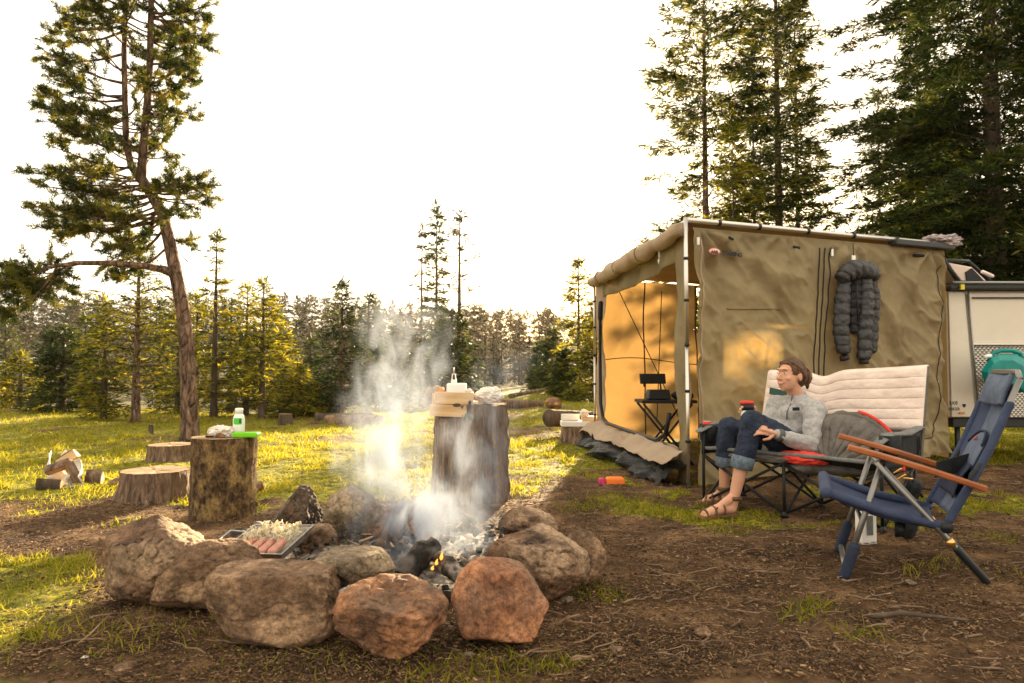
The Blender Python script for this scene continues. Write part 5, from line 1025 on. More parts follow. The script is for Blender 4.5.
# open roof hatch with fabric
ht = thing('roof_hatch_tent', 'propped-open hatch with pale fabric sides on the trailer roof', 'roof tent', tpx(965, 281, .4)); 
def tq(px, py, dy=.0): return P(px, py, TY + dy)
MB().prism([tq(946, 262), tq(972, 267), tq(987, 281), tq(962, 281)], (0, .9, 0)).build('hatch_fabric', M['cream'], ht, False, bevel=.01)
MB().tube([tq(944, 260, -.02), tq(958, 281, -.02)], .022, 8).build('hatch_frame', M['rack'], ht)
MB().tube([tq(944, 260, -.02), tq(968, 261, .4), tq(990, 281, .4)], .018, 8).build('hatch_frame', M['rack'], ht)
MB().prism([tq(966, 272, -.02), tq(972, 268, -.02), tq(984, 280.5, -.02), tq(967, 280.5, -.02)], (0, .015, 0)).build('hatch_window', M['puffer_in'], ht, False)
MB().tube([tq(983, 272, .3), tq(992, 276, .3)], .02, 8, True, True).build('rolled_cover', M['cream'], ht)
# teal jerry can hung on the trailer
jc = thing('water_can', 'faceted teal water container with a moulded handle beside the trailer', 'water can', tq(1003, 392, -.35)); Yj = TY - .36
def jp(px, py, dy=0): return P(px, py, Yj + dy)
b = MB(); poly = [(981, 371), (990, 358), (998, 354), (1016, 354), (1030, 362), (1034, 378), (1026, 392), (998, 394), (986, 388)]; n = len(poly); mid = (1006, 376)
ring1 = [jp(mid[0] + (x - mid[0]) * .72, mid[1] + (y - mid[1]) * .72, -.09) for x, y in poly]; ring2 = [jp(x, y, -.02) for x, y in poly]; ring3 = [jp(x, y, .08) for x, y in poly]; ring4 = [jp(mid[0] + (x - mid[0]) * .75, mid[1] + (y - mid[1]) * .75, .14) for x, y in poly]
V = ring1 + ring2 + ring3 + ring4; F = [(k * n + i, k * n + (i + 1) % n, (k + 1) * n + (i + 1) % n, (k + 1) * n + i) for k in range(3) for i in range(n)] + [tuple(range(n))[::-1], tuple(range(3 * n, 4 * n))]
b.add(V, F); b.build('can_body', M['teal'], jc, False, bevel=.006)
MB().tube([jp(989, 362), jp(993, 353), jp(1001, 350.5), jp(1012, 350.5), jp(1020, 353), jp(1022, 360)], .022, 10).build('handle', M['teal'], jc)
MB().tube([jp(984, 357, -.02), jp(991, 355.5, -.02)], .018, 10).build('can_cap', M['white_plastic'], jc)
MB().tube([jp(1001, 392, .1), jp(1001, 470, .1) * 1.0], .015, 6).build('hanging_bracket', M['rack'], jc) if False else None
MB().box(jp(1004, 375, .22), (.2, .2, .03)).build('mounting_bracket', M['rack'], jc, False)

# ------------------------------------------------------------------ double camp chair
O0 = G(704, 504); O0.z = 0; cw = Vector((.66, -.75, 0)).normalized(); cb_v = Vector((-cw.y, cw.x, 0)) ; cb_v = Vector((.75, .66, 0)).normalized(); CW = 1.16
def ch(a, b, z): return O0 + cw * a + cb_v * b + Vector((0, 0, z))
lv = thing('double_camp_chair', 'two-seat folding camp chair with quilted cream back and black crossed frame', 'chair', ch(CW / 2, .25, 0))
SH = .335
# crossed legs: each tube a leg
for k, (a1, b1, z1, a2, b2, z2) in enumerate(((0, .0, .02, CW / 2, .0, SH), (CW / 2, .0, .02, 0, .0, SH), (CW / 2, 0, .02, CW, 0, SH), (CW, 0, .02, CW / 2, 0, SH), (0, .5, .02, CW / 2, .5, SH), (CW / 2, .5, .02, 0, .5, SH), (CW / 2, .5, .02, CW, .5, SH), (CW, .5, .02, CW / 2, .5, SH),
        (0, 0, .02, 0, .5, SH), (0, .5, .02, 0, 0, SH), (CW, 0, .02, CW, .5, SH), (CW, .5, .02, CW, 0, SH), (CW / 2, 0, .02, CW / 2, .5, SH), (CW / 2, .5, .02, CW / 2, 0, SH))):
    MB().tube([ch(a1, b1, z1), ch(a2, b2, z2)], .0095, 8).build('leg', M['black'], lv)
for a in (0, CW / 2, CW):
    for b in (0, .5):
        top = {0: .54 if a != CW / 2 else SH, .5: SH + .02}[b]; l = MB().tube([ch(a, b, .01), ch(a, b, top)], .0105, 10).build('leg_post', M['black'], lv)
        MB().lathe(ch(a, b, 0), [(.0, 0), (.026, 0), (.02, .02), (.012, .035)], 12).build('foot', M['black'], l)
for a in (.13, CW): MB().tube([ch(a, .5, SH), ch(a, .64, .60), ch(a, .73, .86)], .0105, 8).build('back_post', M['black'], lv)
def seatf(u, v):
    a = .02 + u * (CW - .04); sag = .075 * math.sin(v * PI * .9) * (1 - .35 * abs(math.cos(u * 2 * PI))); return ch(a, v * .56, SH + .05 * (1 - v) - sag + .004 * float(fbm(a * 9, v * 9, 0, 3, 3)))
MB().grid(seatf, 60, 26).build('seat', M['black_cloth'], lv, solid=.012)
MB().tube([seatf(u, 0) for u in np.linspace(0, 1, 30)], .013, 8).build('seat_edge', M['grey_pad'], lv)
def backf(u, v):
    a = .11 + u * (CW - .09); z = .32 + v * (.60 + .0 * u); dip = 0; cut = (.045 * math.exp(-((u - .36) / .09) ** 2) - .03 * (u - .5)) * v
    return ch(a, .53 + .17 * (z - .32) / .6 + .05 * math.sin(u * PI) * 1.0, z - cut - .012 * math.sin(u * PI))
def qf(u, v):
    z0, z1 = .36, 1.0; p = backf(u, z0 + v * (z1 - z0)); q = .012 + .008 * abs(math.sin(v * PI * 6)) ** .5 + .004 * float(fbm(u * 14, v * 9, 0, 61, 3)); e = min(1, min(u, 1 - u) / .03, (1 - v) / .04 + .1, v / .04 + .1); return p - cb_v * q * e
MB().grid(qf, 110, 90).build('back_quilt', M['cream'], lv, solid=.016)
MB().grid(lambda u, v: backf(u, v * .42) , 60, 20).build('back_lower', M['grey_pad'], lv, solid=.01)
MB().tube([backf(u, 1.0) + Vector((0, 0, .002)) for u in np.linspace(0, 1, 40)], .009, 6).build('back_piping', M['cream'], lv)
for u in (0, 1): MB().tube([backf(u, v) for v in np.linspace(0, 1.0, 10)], .010, 6).build('back_piping', M['cream' if u == 0 else 'bag_grey'], lv)
MB().prism([backf(.035, .72) - cb_v * .036, backf(.16, .68) - cb_v * .036, backf(.16, .76) - cb_v * .036, backf(.035, .80) - cb_v * .036], -cb_v * .002).build('back_label', pm('label_green', (.02, .06, .045), rough=.6), lv, False)
for a, s in ((0, -1), (CW, 1)):
    arm = [ch(a, -.04, .50), ch(a, .1, .54), ch(a, .35, .53), ch(a, .6, .56)]
    MB().tube(arm, [.03, .04, .042, .03], 12, True, True, .35).build('armrest', M['grey_pad'], lv)
    cupb = MB(); c_ = ch(a + s * .02, .08, .42); cupb.lathe(c_, [(.035, 0), (.05, .01), (.058, .12), (.052, .12), (.044, .015), (.0, .012)], 20); cupb.build('cup_holder', M['black_cloth'], lv)
    MB().grid(lambda u, v: ch(a, -.02 + u * .56, .34 + v * .18 + .0 * u), 10, 6).build('arm_panel', M['black_cloth'], lv, solid=.004)
cn = thing('soda_can', 'red can standing in the cup holder of the double chair beside her knees', 'can', ch(-.02, .08, .435)); q = cn.location
MB().lathe(q, [(.0, 0), (.028, 0), (.033, .008), (.033, .112), (.027, .122), (0, .122)], 20).build('can_body', M['red'], cn); MB().lathe(q, [(.0, .122), (.027, .122), (.027, .125), (0, .1245)], 20).build('can_top', M['alu'], cn)

# sleeping bag bundled on the seat: radiating quilt folds
sb_ = thing('sleeping_bag', 'grey quilted sleeping bag with red piping bunched on the double chair', 'sleeping bag', ch(.82, .3, SH - .05))
c0 = ch(.70, .27, .31)
Xd, Yd_ = (cw * .95 + cb_v * .1).normalized(), (cb_v * .25 + Vector((0, 0, 1))).normalized()
def fan(u, v):
    a = R_(2 + 152 * u); d = Xd * math.cos(a) + Yd_ * math.sin(a); pl = abs(math.sin(u * PI * 11)) ** .55; rr = .335 * (1 - .08 * sst(.6, 1, u)); bul = .10 * math.sqrt(max(0, 1 - v * v)) + .05 * (1 - v)
    return c0 + Xd * .1 + d * rr * v - cb_v * (bul + .022 * pl * min(1, v * 2.2) * (1 - .5 * v) + .012 * float(fbm(u * 9, v * 5, 0, 71, 3)) * min(1, v * 4)) 
MB().grid(fan, 200, 40).build('bag_body', M['bag_grey'], sb_, solid=.01)
def fan2(u, v):
    a = R_(2 + 152 * u); d = Xd * math.cos(a) + Yd_ * math.sin(a); return c0 + Xd * .1 + d * .33 * v + cb_v * .06 * (1 - v * v)
MB().grid(fan2, 60, 10).build('bag_back', M['bag_grey'], sb_, solid=.01)
b = MB(); b.ell(c0 + Xd * .2 - cb_v * .02, (.22, .14, .055)); b.ell(c0 - cb_v * .1, (.2, .12, .05)); o = b.build('bag_tail', M['bag_grey'], sb_, voxel=.008, sm=2); displace(o, lambda c: .012 * fbm(c[:, 0] * 12, c[:, 1] * 12, c[:, 2] * 12, 4, 3))
rim_ = []
for k in range(30):
    a = R_(2 + k / 29 * 152); d = Xd * math.cos(a) + Yd_ * math.sin(a); rim_.append(c0 + Xd * .1 + d * (.335 - .02 * sst(1.5, 2.2, a)) + cb_v * .0)
MB().tube(rim_[:], [.020 + .006 * math.sin(k * 1.9) for k in range(30)], 10, True, True).build('bag_hood_edge', M['bag_grey'], sb_)
MB().tube([p + (p - c0 - Xd * .1).normalized() * .028 - cb_v * .004 for p in rim_[:15]], .010, 8, True, True).build('red_piping', M['red'], sb_)
def crumple2(name, label, c, size, rotz, m, seed, cat):
    o = crumple(name, label, c, size, m, seed, cat, rough=.14); o.rotation_euler = (0, 0, rotz); return o
az_w = math.atan2(cw.y, cw.x)
crumple2('red_garment', 'bright red fabric heaped on the seat between her hip and the sleeping bag', ch(.66, .06, SH - .005), (.34, .16, .085), az_w, 'red', 51, 'clothing')
crumple2('grey_blanket', 'grey brown blanket with red edge draped under her on the seat front', ch(.42, .05, SH - .01), (.52, .2, .06), az_w, 'bag_grey', 53, 'blanket')

# ------------------------------------------------------------------ person
pel = ch(.40, .30, .40)
def pp(px, py, Yd): return P(px, py, Yd)
Yp = pel.y
person = thing('person', 'woman in grey fleece and rolled dark jeans lounging on the double chair, holding a mug', 'person', pel)
hipL, kneeL, ankL = pp(797, 450, Yp - .12), pp(752, 421, Yp - .30), pp(728, 480, Yp - .32)
hipR, kneeR, ankR = pp(783, 448, Yp + .08), pp(728, 428, Yp + .0), pp(724, 477, Yp + .04)
ch1 = pp(795, 428, Yp + .0); ch2 = pp(799, 411, Yp + .02); nk = pp(797, 398, Yp + .02); HC = pp(790, 376, Yp - .01)
shL, shR = pp(815, 410, Yp - .14), pp(777, 406, Yp + .15)
elL, wrL = pp(812, 446, Yp - .28), pp(776, 434, Yp - .36)
elR, wrR = pp(765, 438, Yp + .04), pp(757, 418, Yp - .18)
footL_h, footL_t = G(730, 506) + Vector((0, 0, .035)), G(702, 514) + Vector((0, 0, .02))
yy_ = ankL.y; footL_h = Vector((ankL.x + .02, yy_ - .0, .05)); footL_t = Vector((P(701, 512, yy_ - .08).x, yy_ - .09, .028)); ankL = Vector((ankL.x, ankL.y, .125)); ankL = Vector((P(728, 0, yy_).x, yy_, .13))
ankR.z = .13; footR_h = ankR + Vector((.03, 0, -.08)); footR_t = ankR + Vector((-.12, .06, -.10))
fd = Vector((-.88, -.46, .06)).normalized(); up_ = Vector((.10, .03, 1)).normalized(); sd_ = fd.cross(up_).normalized(); up_ = sd_.cross(fd).normalized(); MH = Matrix((sd_, fd, up_)).transposed()
HS = 1.03
def hp(s, f, u): return HC + (sd_ * s + fd * f + up_ * u) * HS       # side, forward, up
b = MB()
b.ell(hp(0, -.018, .022), (.073 * HS, .092 * HS, .088 * HS), MH); b.ell(hp(0, .022, -.02), (.060 * HS, .066 * HS, .082 * HS), MH); b.ell(hp(0, .036, -.062), (.042 * HS, .046 * HS, .036 * HS), MH); b.ell(hp(0, .058, -.088), (.018, .016, .014), MH)
b.cap(hp(0, .082, .012), hp(0, .103, -.020), .0075, .0115, 10); b.ell(hp(.008, .096, -.025), (.008, .009, .006), MH); b.ell(hp(-.008, .096, -.025), (.008, .009, .006), MH)
b.ell(hp(0, .076, .038), (.048, .014, .012), MH); b.ell(hp(.036, .058, -.018), (.02, .02, .018), MH); b.ell(hp(-.036, .058, -.018), (.02, .02, .018), MH)
b.ell(hp(0, .083, -.052), (.021, .010, .006), MH); b.ell(hp(0, .081, -.062), (.018, .010, .006), MH)
for s in (-1, 1): b.ell(hp(s * .073, -.012, -.004), (.008, .018, .029), MH)
b.tube([hp(0, -.02, -.06), nk + Vector((0, 0, .01)), ch2], [.050, .050, .06], 16, True, True)
b.tube([ch2, ch1, pel], [.10, .095, .11], 18, True, True); b.tube([shL, ch2, shR], [.05, .075, .05], 14, True, True)
for sh, el, wr in ((shL, elL, wrL), (shR, elR, wrR)): b.tube([sh, sh.lerp(el, .5), el], [.046, .041, .034], 12, True, True); b.tube([el, el.lerp(wr, .4), wr], [.034, .035, .023], 12, True, True)
for h, k_, a in ((hipL, kneeL, ankL), (hipR, kneeR, ankR)): b.tube([pel.lerp(h, .8), h.lerp(k_, .5), k_], [.085, .072, .052], 14, True, True); b.tube([k_, k_.lerp(a, .3), a], [.05, .053, .033], 14, True, True)
for a, h, t in ((ankL, footL_h, footL_t), (ankR, footR_h, footR_t)):
    b.cap(a, h, .034, .032); b.tube([h, h.lerp(t, .5) + Vector((0, 0, .012)), t.lerp(h, .12)], [.032, .034, .026], 12, True, True); b.tube([a, h.lerp(t, .45) + Vector((0, 0, .02))], [.03, .026], 10, True, True)
    fdir = (t - h).normalized(); fs = fdir.cross(Vector((0, 0, 1))).normalized()
    for k in range(5): p0 = t.lerp(h, .14) + fs * (-.026 + .013 * k) ; b.cap(p0, p0 + fdir * (.030 - .004 * abs(k - 1)) + Vector((0, 0, -.004)), .0095 if k else .012, .0075 if k else .010, 8)
# hands: palm, four fingers and a thumb closing round the mug / resting at the knee
def hand(wr, pdir, nrm, curl, thumb_side):
    pdir = pdir.normalized(); nrm = (nrm - pdir * nrm.dot(pdir)).normalized(); sdv = pdir.cross(nrm) * thumb_side; pc_ = wr + pdir * .045
    b.tube([wr, pc_, wr + pdir * .085], [.023, .031, .029], 12, True, True, .55)
    b.ell(pc_, (.03, .03, .02))
    for k in range(4):
        r0 = wr + pdir * .085 + sdv * (.028 - .0185 * k); L_ = (.036, .04, .037, .029)[k]; d1 = (pdir * math.cos(curl) + nrm * math.sin(curl)); d2 = (pdir * math.cos(curl * 2.1) + nrm * math.sin(curl * 2.1)); d3 = (pdir * math.cos(curl * 3) + nrm * math.sin(curl * 3))
        p1 = r0 + d1 * L_; p2 = p1 + d2 * L_ * .7; p3 = p2 + d3 * L_ * .5; b.tube([r0 - pdir * .02, r0, p1, p2, p3], [.0095, .0092, .0082, .0076, .0066], 9, True, True)
    t0 = wr + pdir * .03 + sdv * .024; t1 = t0 + (pdir * .6 + sdv * .7 + nrm * .3).normalized() * .035; t2 = t1 + (pdir * .8 + nrm * .7).normalized() * .028; b.tube([t0, t1, t2], [.013, .0105, .0085], 9, True, True)
mugc = pp(747, 411, Yp - .20)
hand(wrR, (mugc - wrR) + Vector((0.02, .03, -.01)), Vector((-.5, -.8, .1)), .62, 1)
hand(wrL, pp(757, 428, Yp - .38) - wrL, Vector((-.2, .7, -.6)), .5, 1)
body = b.build('body', M['skin'], person, voxel=.0045, sm=2)
M['brow'] = pm('brow', (.16, .08, .045), rough=.8)
# face details
for s in (-1, 1):
    MB().ell(hp(s * .030, .0800, .014), (.0105, .005, .0042), MH).build('eye', M['eye_white'], person)
    MB().ell(hp(s * .029 , .0838, .0138), (.0048, .0022, .0042), MH).build('iris', M['hair'], person)
    MB().tube([hp(s * .014, .0885, .034), hp(s * .03, .0875, .040), hp(s * .046, .076, .035)], [.0016, .0022, .001], 6).build('eyebrow', M['brow'], person)
MB().tube([hp(-.029, .076, -.046), hp(-.015, .0885, -.055), hp(0, .0925, -.058), hp(.015, .0885, -.055), hp(.029, .076, -.046)], [.0012, .003, .0038, .003, .0012], 8).build('lips', M['lip'], person)
# hair pulled back into a low bun
b = MB(); b.ell(hp(0, -.022, .037), (.081, .100, .088), MH); b.ell(hp(0, -.04, .01), (.083, .075, .075), MH); b.ell(hp(0, -.06, -.005), (.074, .062, .075), MH)
b.ell(hp(.0, -.142, .0), (.046, .047, .050), MH); b.ell(hp(.01, -.165, .015), (.036, .03, .040), MH); b.cap(hp(0, -.165, .0), hp(.01, -.178, -.07), .022, .010); b.ell(hp(0, -.105, -.01), (.03, .03, .03), MH)
for s in (-1, 1): b.tube([hp(s * .05, .030, .085), hp(s * .068, -.012, .05), hp(s * .068, -.05, .0)], [.012, .018, .02], 10, True, True)
hair = b.build('hair', M['hair'], person, voxel=.005, sm=2)
co = np.array([v.co[:] for v in hair.data.vertices]) + np.array(list(person.location)); rel = (co - np.array(list(HC))) / HS; fF = rel @ np.array(list(fd)); fU = rel @ np.array(list(up_)); fS = np.abs(rel @ np.array(list(sd_)))
displace(hair, lambda c: .0013 * np.sin(np.arctan2(fU, fF + .13) * 46 + 5 * fS * 20) - .03 * sst(.040, .07, fF) * sst(.085, .055, fU))
b = MB()
for k in range(26):
    a = rp.uniform(0, 6.28); c_ = hp(0, -.152, .005); r = .053; p = [c_ + (sd_ * math.cos(a + t) * .7 + up_ * math.sin(a + t)) * r * (1 + .15 * math.sin(k)) - fd * .01 * math.cos(3 * t) for t in np.linspace(0, 2.2, 6)]; b.tube(p, [.002, .004, .0045, .004, .003, .001], 5)
b.build('bun_strands', pm('hair_light', (.18, .09, .04), (.30, .17, .08), None, 30, .4, .3, 60), person)
# jeans
b = MB()
b.tube([ch1 - Vector((0, 0, .07)), pel], [.115, .135], 16, True, True)
for h, k_, a in ((hipL, kneeL, ankL), (hipR, kneeR, ankR)):
    cuff = k_.lerp(a, .60); b.tube([pel.lerp(h, .75), h.lerp(k_, .5), k_], [.105, .09, .069], 16, True, True); b.tube([k_, k_.lerp(a, .35), cuff], [.068, .066, .055], 16)
o = b.build('jeans', M['denim'], person, voxel=.006, sm=2); displace(o, lambda c: .008 * fbm(c[:, 0] * 12, c[:, 1] * 12, c[:, 2] * 16, 7, 3) + .004 * np.abs(fbm(c[:, 0] * 30, c[:, 1] * 30, c[:, 2] * 20, 8, 2)))
for k_, a in ((kneeL, ankL), (kneeR, ankR)):
    b = MB(); b.tube([k_.lerp(a, .48), k_.lerp(a, .53), k_.lerp(a, .64), k_.lerp(a, .66), k_.lerp(a, .64), k_.lerp(a, .53)], [.070, .072, .070, .065, .053, .053], 20, False); b.build('jean_cuff', M['denim_in'], person)
# fleece
b = MB(); b.tube([nk + Vector((0, 0, -.02)), ch2, ch1, pel + Vector((0, 0, .03))], [.065, .122, .125, .138], 20, True, True)
b.tube([shL, ch2 + Vector((0, 0, .02)), shR], [.066, .10, .066], 16, True, True); b.ell(ch2 + fd * .06 + Vector((0, 0, -.03)), (.10, .10, .075))
for sh, el, wr in ((shL, elL, wrL), (shR, elR, wrR)):
    b.tube([sh, sh.lerp(el, .5), el], [.069, .064, .055], 16, True, True); b.tube([el, el.lerp(wr, .45), el.lerp(wr, .93)], [.055, .052, .036], 16, True, True)
o = b.build('fleece', M['fleece'], person, voxel=.006, sm=3); displace(o, lambda c: .009 * fbm(c[:, 0] * 9, c[:, 1] * 9, c[:, 2] * 12, 17, 3) + .006 * (1 - np.abs(fbm(c[:, 0] * 8 + c[:, 2] * 6, c[:, 1] * 8, c[:, 2] * 14, 18, 2))) ** 3)
b = MB(); b.tube([nk + Vector((0, 0, -.045)), nk + Vector((0, 0, .0)), nk + Vector((-.006, -.003, .028)), nk + Vector((-.006, -.003, .026)), nk + Vector((0, 0, -.01))], [.075, .066, .060, .052, .052], 26, False); o = b.build('collar', M['fleece'], person, solid=.006)
for el, wr in ((elL, wrL), (elR, wrR)): MB().tube([el.lerp(wr, .86), el.lerp(wr, .98)], [.041, .036], 16).build('cuff', M['fleece_dark'], person)
fz = Vector((-.75, -.66, 0)).normalized()
MB().tube([nk + fz * .066 + Vector((0, 0, .02)), nk + fz * .078 + Vector((0, 0, -.03)), ch2 + fz * .163 + Vector((0, 0, -.0)), ch2 + fz * .168 + Vector((0, 0, -.05))], .004, 6).build('zip', M['fleece_dark'], person)
lgp = ch2 + Vector((.02, -.145, .0)); lgp = P(796, 409, Yp - .155); MB().box(lgp, (.048, .006, .022), (0, 0, R_(12))).build('chest_patch', M['denim'], person, False)
# sandals
for a, h, t, nm in ((ankL, footL_h, footL_t, 'l'), (ankR, footR_h, footR_t, 'r')):
    fdir = Vector((t.x - h.x, t.y - h.y, 0)).normalized(); fs = fdir.cross(Vector((0, 0, 1))); z0 = .004; c = (h + t) / 2; L_ = (t - h).length + .085
    sdl = MB().prism([Vector((c.x, c.y, z0)) + fdir * x * L_ / 2 + fs * y * .046 for x, y in ((-1, -.4), (-.85, -.75), (-.2, -.72), (.5, -1), (.85, -.85), (1, -.3), (1, .3), (.85, .8), (.5, .95), (-.2, .75), (-.85, .75), (-1, .4))], (0, 0, .02)).build('sandal', M['leather'], person, False, bevel=.004)
    def strap(q, r, lift=.0): 
        cc = h.lerp(t, q); return [cc + fs * math.cos(x) * r + Vector((0, 0, math.sin(x) * r * 1.05 + lift - .012)) for x in np.linspace(-.35, PI + .35, 14)]
    for q, r, lf in ((.34, .039, .012), (.62, .037, .006), (.90, .035, .0)): MB().tube(strap(q, r, lf), .0065, 6, True, False, 1.8).build('strap', M['leather'], sdl)
    MB().tube([a + (Vector((math.cos(x), math.sin(x), 0)) * .040) + Vector((0, 0, -.015)) for x in np.linspace(0, 2 * PI, 18)], .0075, 6, True, False, 1.8).build('strap', M['leather'], sdl)
    MB().tube([h.lerp(t, .3) + fs * .04 + Vector((0, 0, .03)), h.lerp(t, .62) - fs * .038 + Vector((0, 0, .03))], .006, 6).build('strap', M['leather'], sdl)
# mug
mg = thing('mug', 'white mug with dark band and red lid held in one hand over her knee', 'mug', mugc + Vector((0, 0, -.055))); q = mg.location
MB().lathe(q, [(0, 0), (.034, 0), (.038, .005), (.040, .065), (0, .066)], 24).build('mug_body', M['white_plastic'], mg); MB().lathe(q, [(0, .06), (.0415, .06), (.043, .10), (0, .101)], 24).build('mug_band', M['black'], mg)
MB().lathe(q, [(0, .101), (.044, .101), (.044, .113), (.037, .120), (0, .120)], 24).build('mug_lid', M['red'], mg)

# ------------------------------------------------------------------ blue folding armchair
ba = thing('folding_armchair', 'blue sling folding armchair with orange brown wooden armrests', 'chair', G(905, 575))
near = lambda px, py, Yd: P(px, py, Yd)
ws = Vector((.19, .46, 0))     # from the near side to the far side
def tub(pts, r, name, m='gunmetal', n=10, rnd=False, parent=None): return MB().tube(pts, r, n, True, rnd).build(name, M[m], parent or ba)
nf, nt2 = P(846, 574, 3.13), P(882, 462, 3.10); nf.z = .035
rf_, rt_ = P(986, 580, 3.04), P(876, 462, 3.08); rf_.z = .02
l1 = tub([nf, nf.lerp(nt2, .5), nt2], .0125, 'front_leg'); l2 = tub([nf + ws, (nt2 + ws)], .0125, 'front_leg'); tub([nf + Vector((0, 0, .0)), nf + ws], .0125, 'foot_bar')
for p in (nf, nf + ws): d = (nt2 - nf).normalized(); tub([p - d * .02, p + d * .11], .024, 'foot_cover', 'blue_dark', 12, True)
for o_ in (Vector((0, 0, 0)), ws):
    l = tub([rt_ + o_, rf_.lerp(rt_, .36) + o_, rf_ + o_], .0125, 'rear_leg'); dd_ = (rt_ - rf_).normalized()
    tub([rf_ + o_ + dd_ * .0, rf_ + o_ + dd_ * .17], .0165, 'leg_tip', 'black', 12, True, l); tub([rf_ + o_ + dd_ * .195, rf_ + o_ + dd_ * .225], .0175, 'leg_ring', 'brass', 14, False, l)
tub([rf_ + dd_ * .1, rf_ + ws + dd_ * .1], .010, 'rear_bar')
sF, sB = P(826, 492, 3.10), P(946, 527, 3.06)   # near edge of the seat
bB, bT = P(949, 520, 3.06), P(1020, 379, 3.02); wst = Vector((.145, .40, 0))
def seat2(u, v): a = sF.lerp(sB, u); sag = -.035 * math.sin(v * PI) - .03 * math.sin(u * PI); return a + ws * v + Vector((0, 0, sag))
MB().grid(seat2, 30, 16).build('seat', M['blue'], ba, solid=.014)
for k in (0, 1): tub([sF + ws * k, sF.lerp(sB, .5) + ws * k + Vector((0, 0, -.012)), sB + ws * k], .021, 'seat_rail', 'blue', 12, True)
tub([sF + ws * -.02, sF + ws * 1.02], .026, 'seat_front_roll', 'blue', 14, True)
def back2(u, v): a = bB.lerp(bT, u); ww = ws.lerp(wst, u); return a + ww * v + Vector((.0, 0, 0)) + Vector((.035, -.005, -.01)) * math.sin(v * PI) + Vector((.02, 0, 0)) * math.sin(u * PI)
bn = (bT - bB).cross(ws).normalized(); 
if bn.x > 0: bn = -bn
MB().grid(lambda u, v: back2(u * .97, v), 34, 18).build('backrest', M['blue'], ba, solid=.014)
MB().grid(lambda u, v: back2(u * .965 + .005, .28 + v * .44) + bn * .010, 34, 10).build('back_centre_panel', M['blue_light'], ba, solid=.004)
for k in (0, 1):
    tub([bB + ws * k, back2(.5, k), bT + wst * k], .012, 'back_rail', 'gunmetal'); tub([back2(.0, k), back2(.25, k), back2(.5, k), back2(.82, k)], .018, 'back_hem', 'blue', 12, True)
tub([bT, bT + Vector((.005, 0, .03)) + wst * .1, bT + wst * .9 + Vector((.005, 0, .03)), bT + wst], .013, 'top_bar', 'gunmetal')
MB().grid(lambda u, v: back2(.80 + u * .215, .12 + v * .76) + bn * (.03 + .024 * math.sin(u * PI) * math.sin(v * PI) ** .5), 16, 14).build('head_pillow', M['blue_light'], ba, solid=.02)
def pocket(u, v):
    vv = -1 + 2 * v; top = .60 - .10 * (abs(vv) ** 2.6); return back2(.32 + u * (top - .32), .5 + vv * .27) + bn * (.022 + .014 * math.sin(u * PI) * (1 - vv * vv))
MB().grid(pocket, 18, 18).build('back_pocket', M['blue_light'], ba, solid=.006)
MB().tube([pocket(1, v) + bn * .006 for v in np.linspace(0, 1, 24)], .006, 6).build('pocket_piping', M['blue_dark'], ba)
MB().grid(lambda u, v: back2(.12 + u * .24, .16 + v * .68) + bn * (.03 + .012 * math.sin(u * PI)), 14, 14).build('lower_pouch', M['blue_dark'], ba, solid=.008)
MB().tube([pocket(.72, .52) + bn * .012, pocket(.82, .56) + bn * .013], [.006, .003], 6).build('pocket_emblem', M['logo_red'], ba)
an0, an1 = P(848, 447, 3.12), P(986, 489, 2.98)
def armb(a, bq, name='armrest'):
    d = (bq - a).normalized(); s = Vector((ws.x, ws.y, 0)).normalized(); upv = d.cross(s); upv = upv if upv.z > 0 else -upv; L_ = (bq - a).length; n = 12; V = []
    for k in range(n + 1):
        q = k / n; w_2 = .026 * (1 - .25 * (abs(2 * q - 1) ** 5)); c = a + d * L_ * q + upv * (.006 * math.sin(q * PI))
        for x, z in ((-1, -.6), (-.8, -1), (.8, -1), (1, -.6), (1, .6), (.8, 1), (-.8, 1), (-1, .6)): V.append(c + s * x * w_2 + upv * z * .013)
    F = [(k * 8 + i, k * 8 + (i + 1) % 8, (k + 1) * 8 + (i + 1) % 8, (k + 1) * 8 + i) for k in range(n) for i in range(8)] + [tuple(range(8))[::-1], tuple(n * 8 + i for i in range(8))]
    return MB().add(V, F).build(name, M['arm_wood'], ba, False, bevel=.002)
armb(an0, an1); armb(an0 + ws * .96 + Vector((-.02, 0, .01)), an1 + ws * .96 + Vector((-.02, 0, .01)))
for k in (0, .96):
    p = nt2 + ws * k; tub([p + Vector((0, 0, -.02)), p + Vector((0, 0, .02))], .012, 'arm_pivot', 'black', 10)
    q = an1.lerp(an0, .12) + ws * k; r2 = back2(.42, k); MB().tube([q + Vector((0, 0, -.01)), (q + r2) / 2 + Vector((-.02, 0, -.01)), r2], .009, 8).build('arm_strap', M['black_cloth'], ba)
MB().prism([P(937, 462, 3.25), P(990, 448, 3.3), P(975, 470, 3.3), P(935, 478, 3.25)], (.0, .006, 0)).build('side_strap', M['black_cloth'], ba, False)
tub([P(948, 528, 3.03), P(948, 528, 3.03) + Vector((.0, .03, 0))], .024, 'pivot_knob', 'black', 14)
tub([P(900, 523, 3.18), P(900, 536, 3.18)], .022, 'hanging_roller', 'black', 14)
tub([nf.lerp(nt2, .45), nf.lerp(nt2, .45) + ws], .009, 'cross_bar')
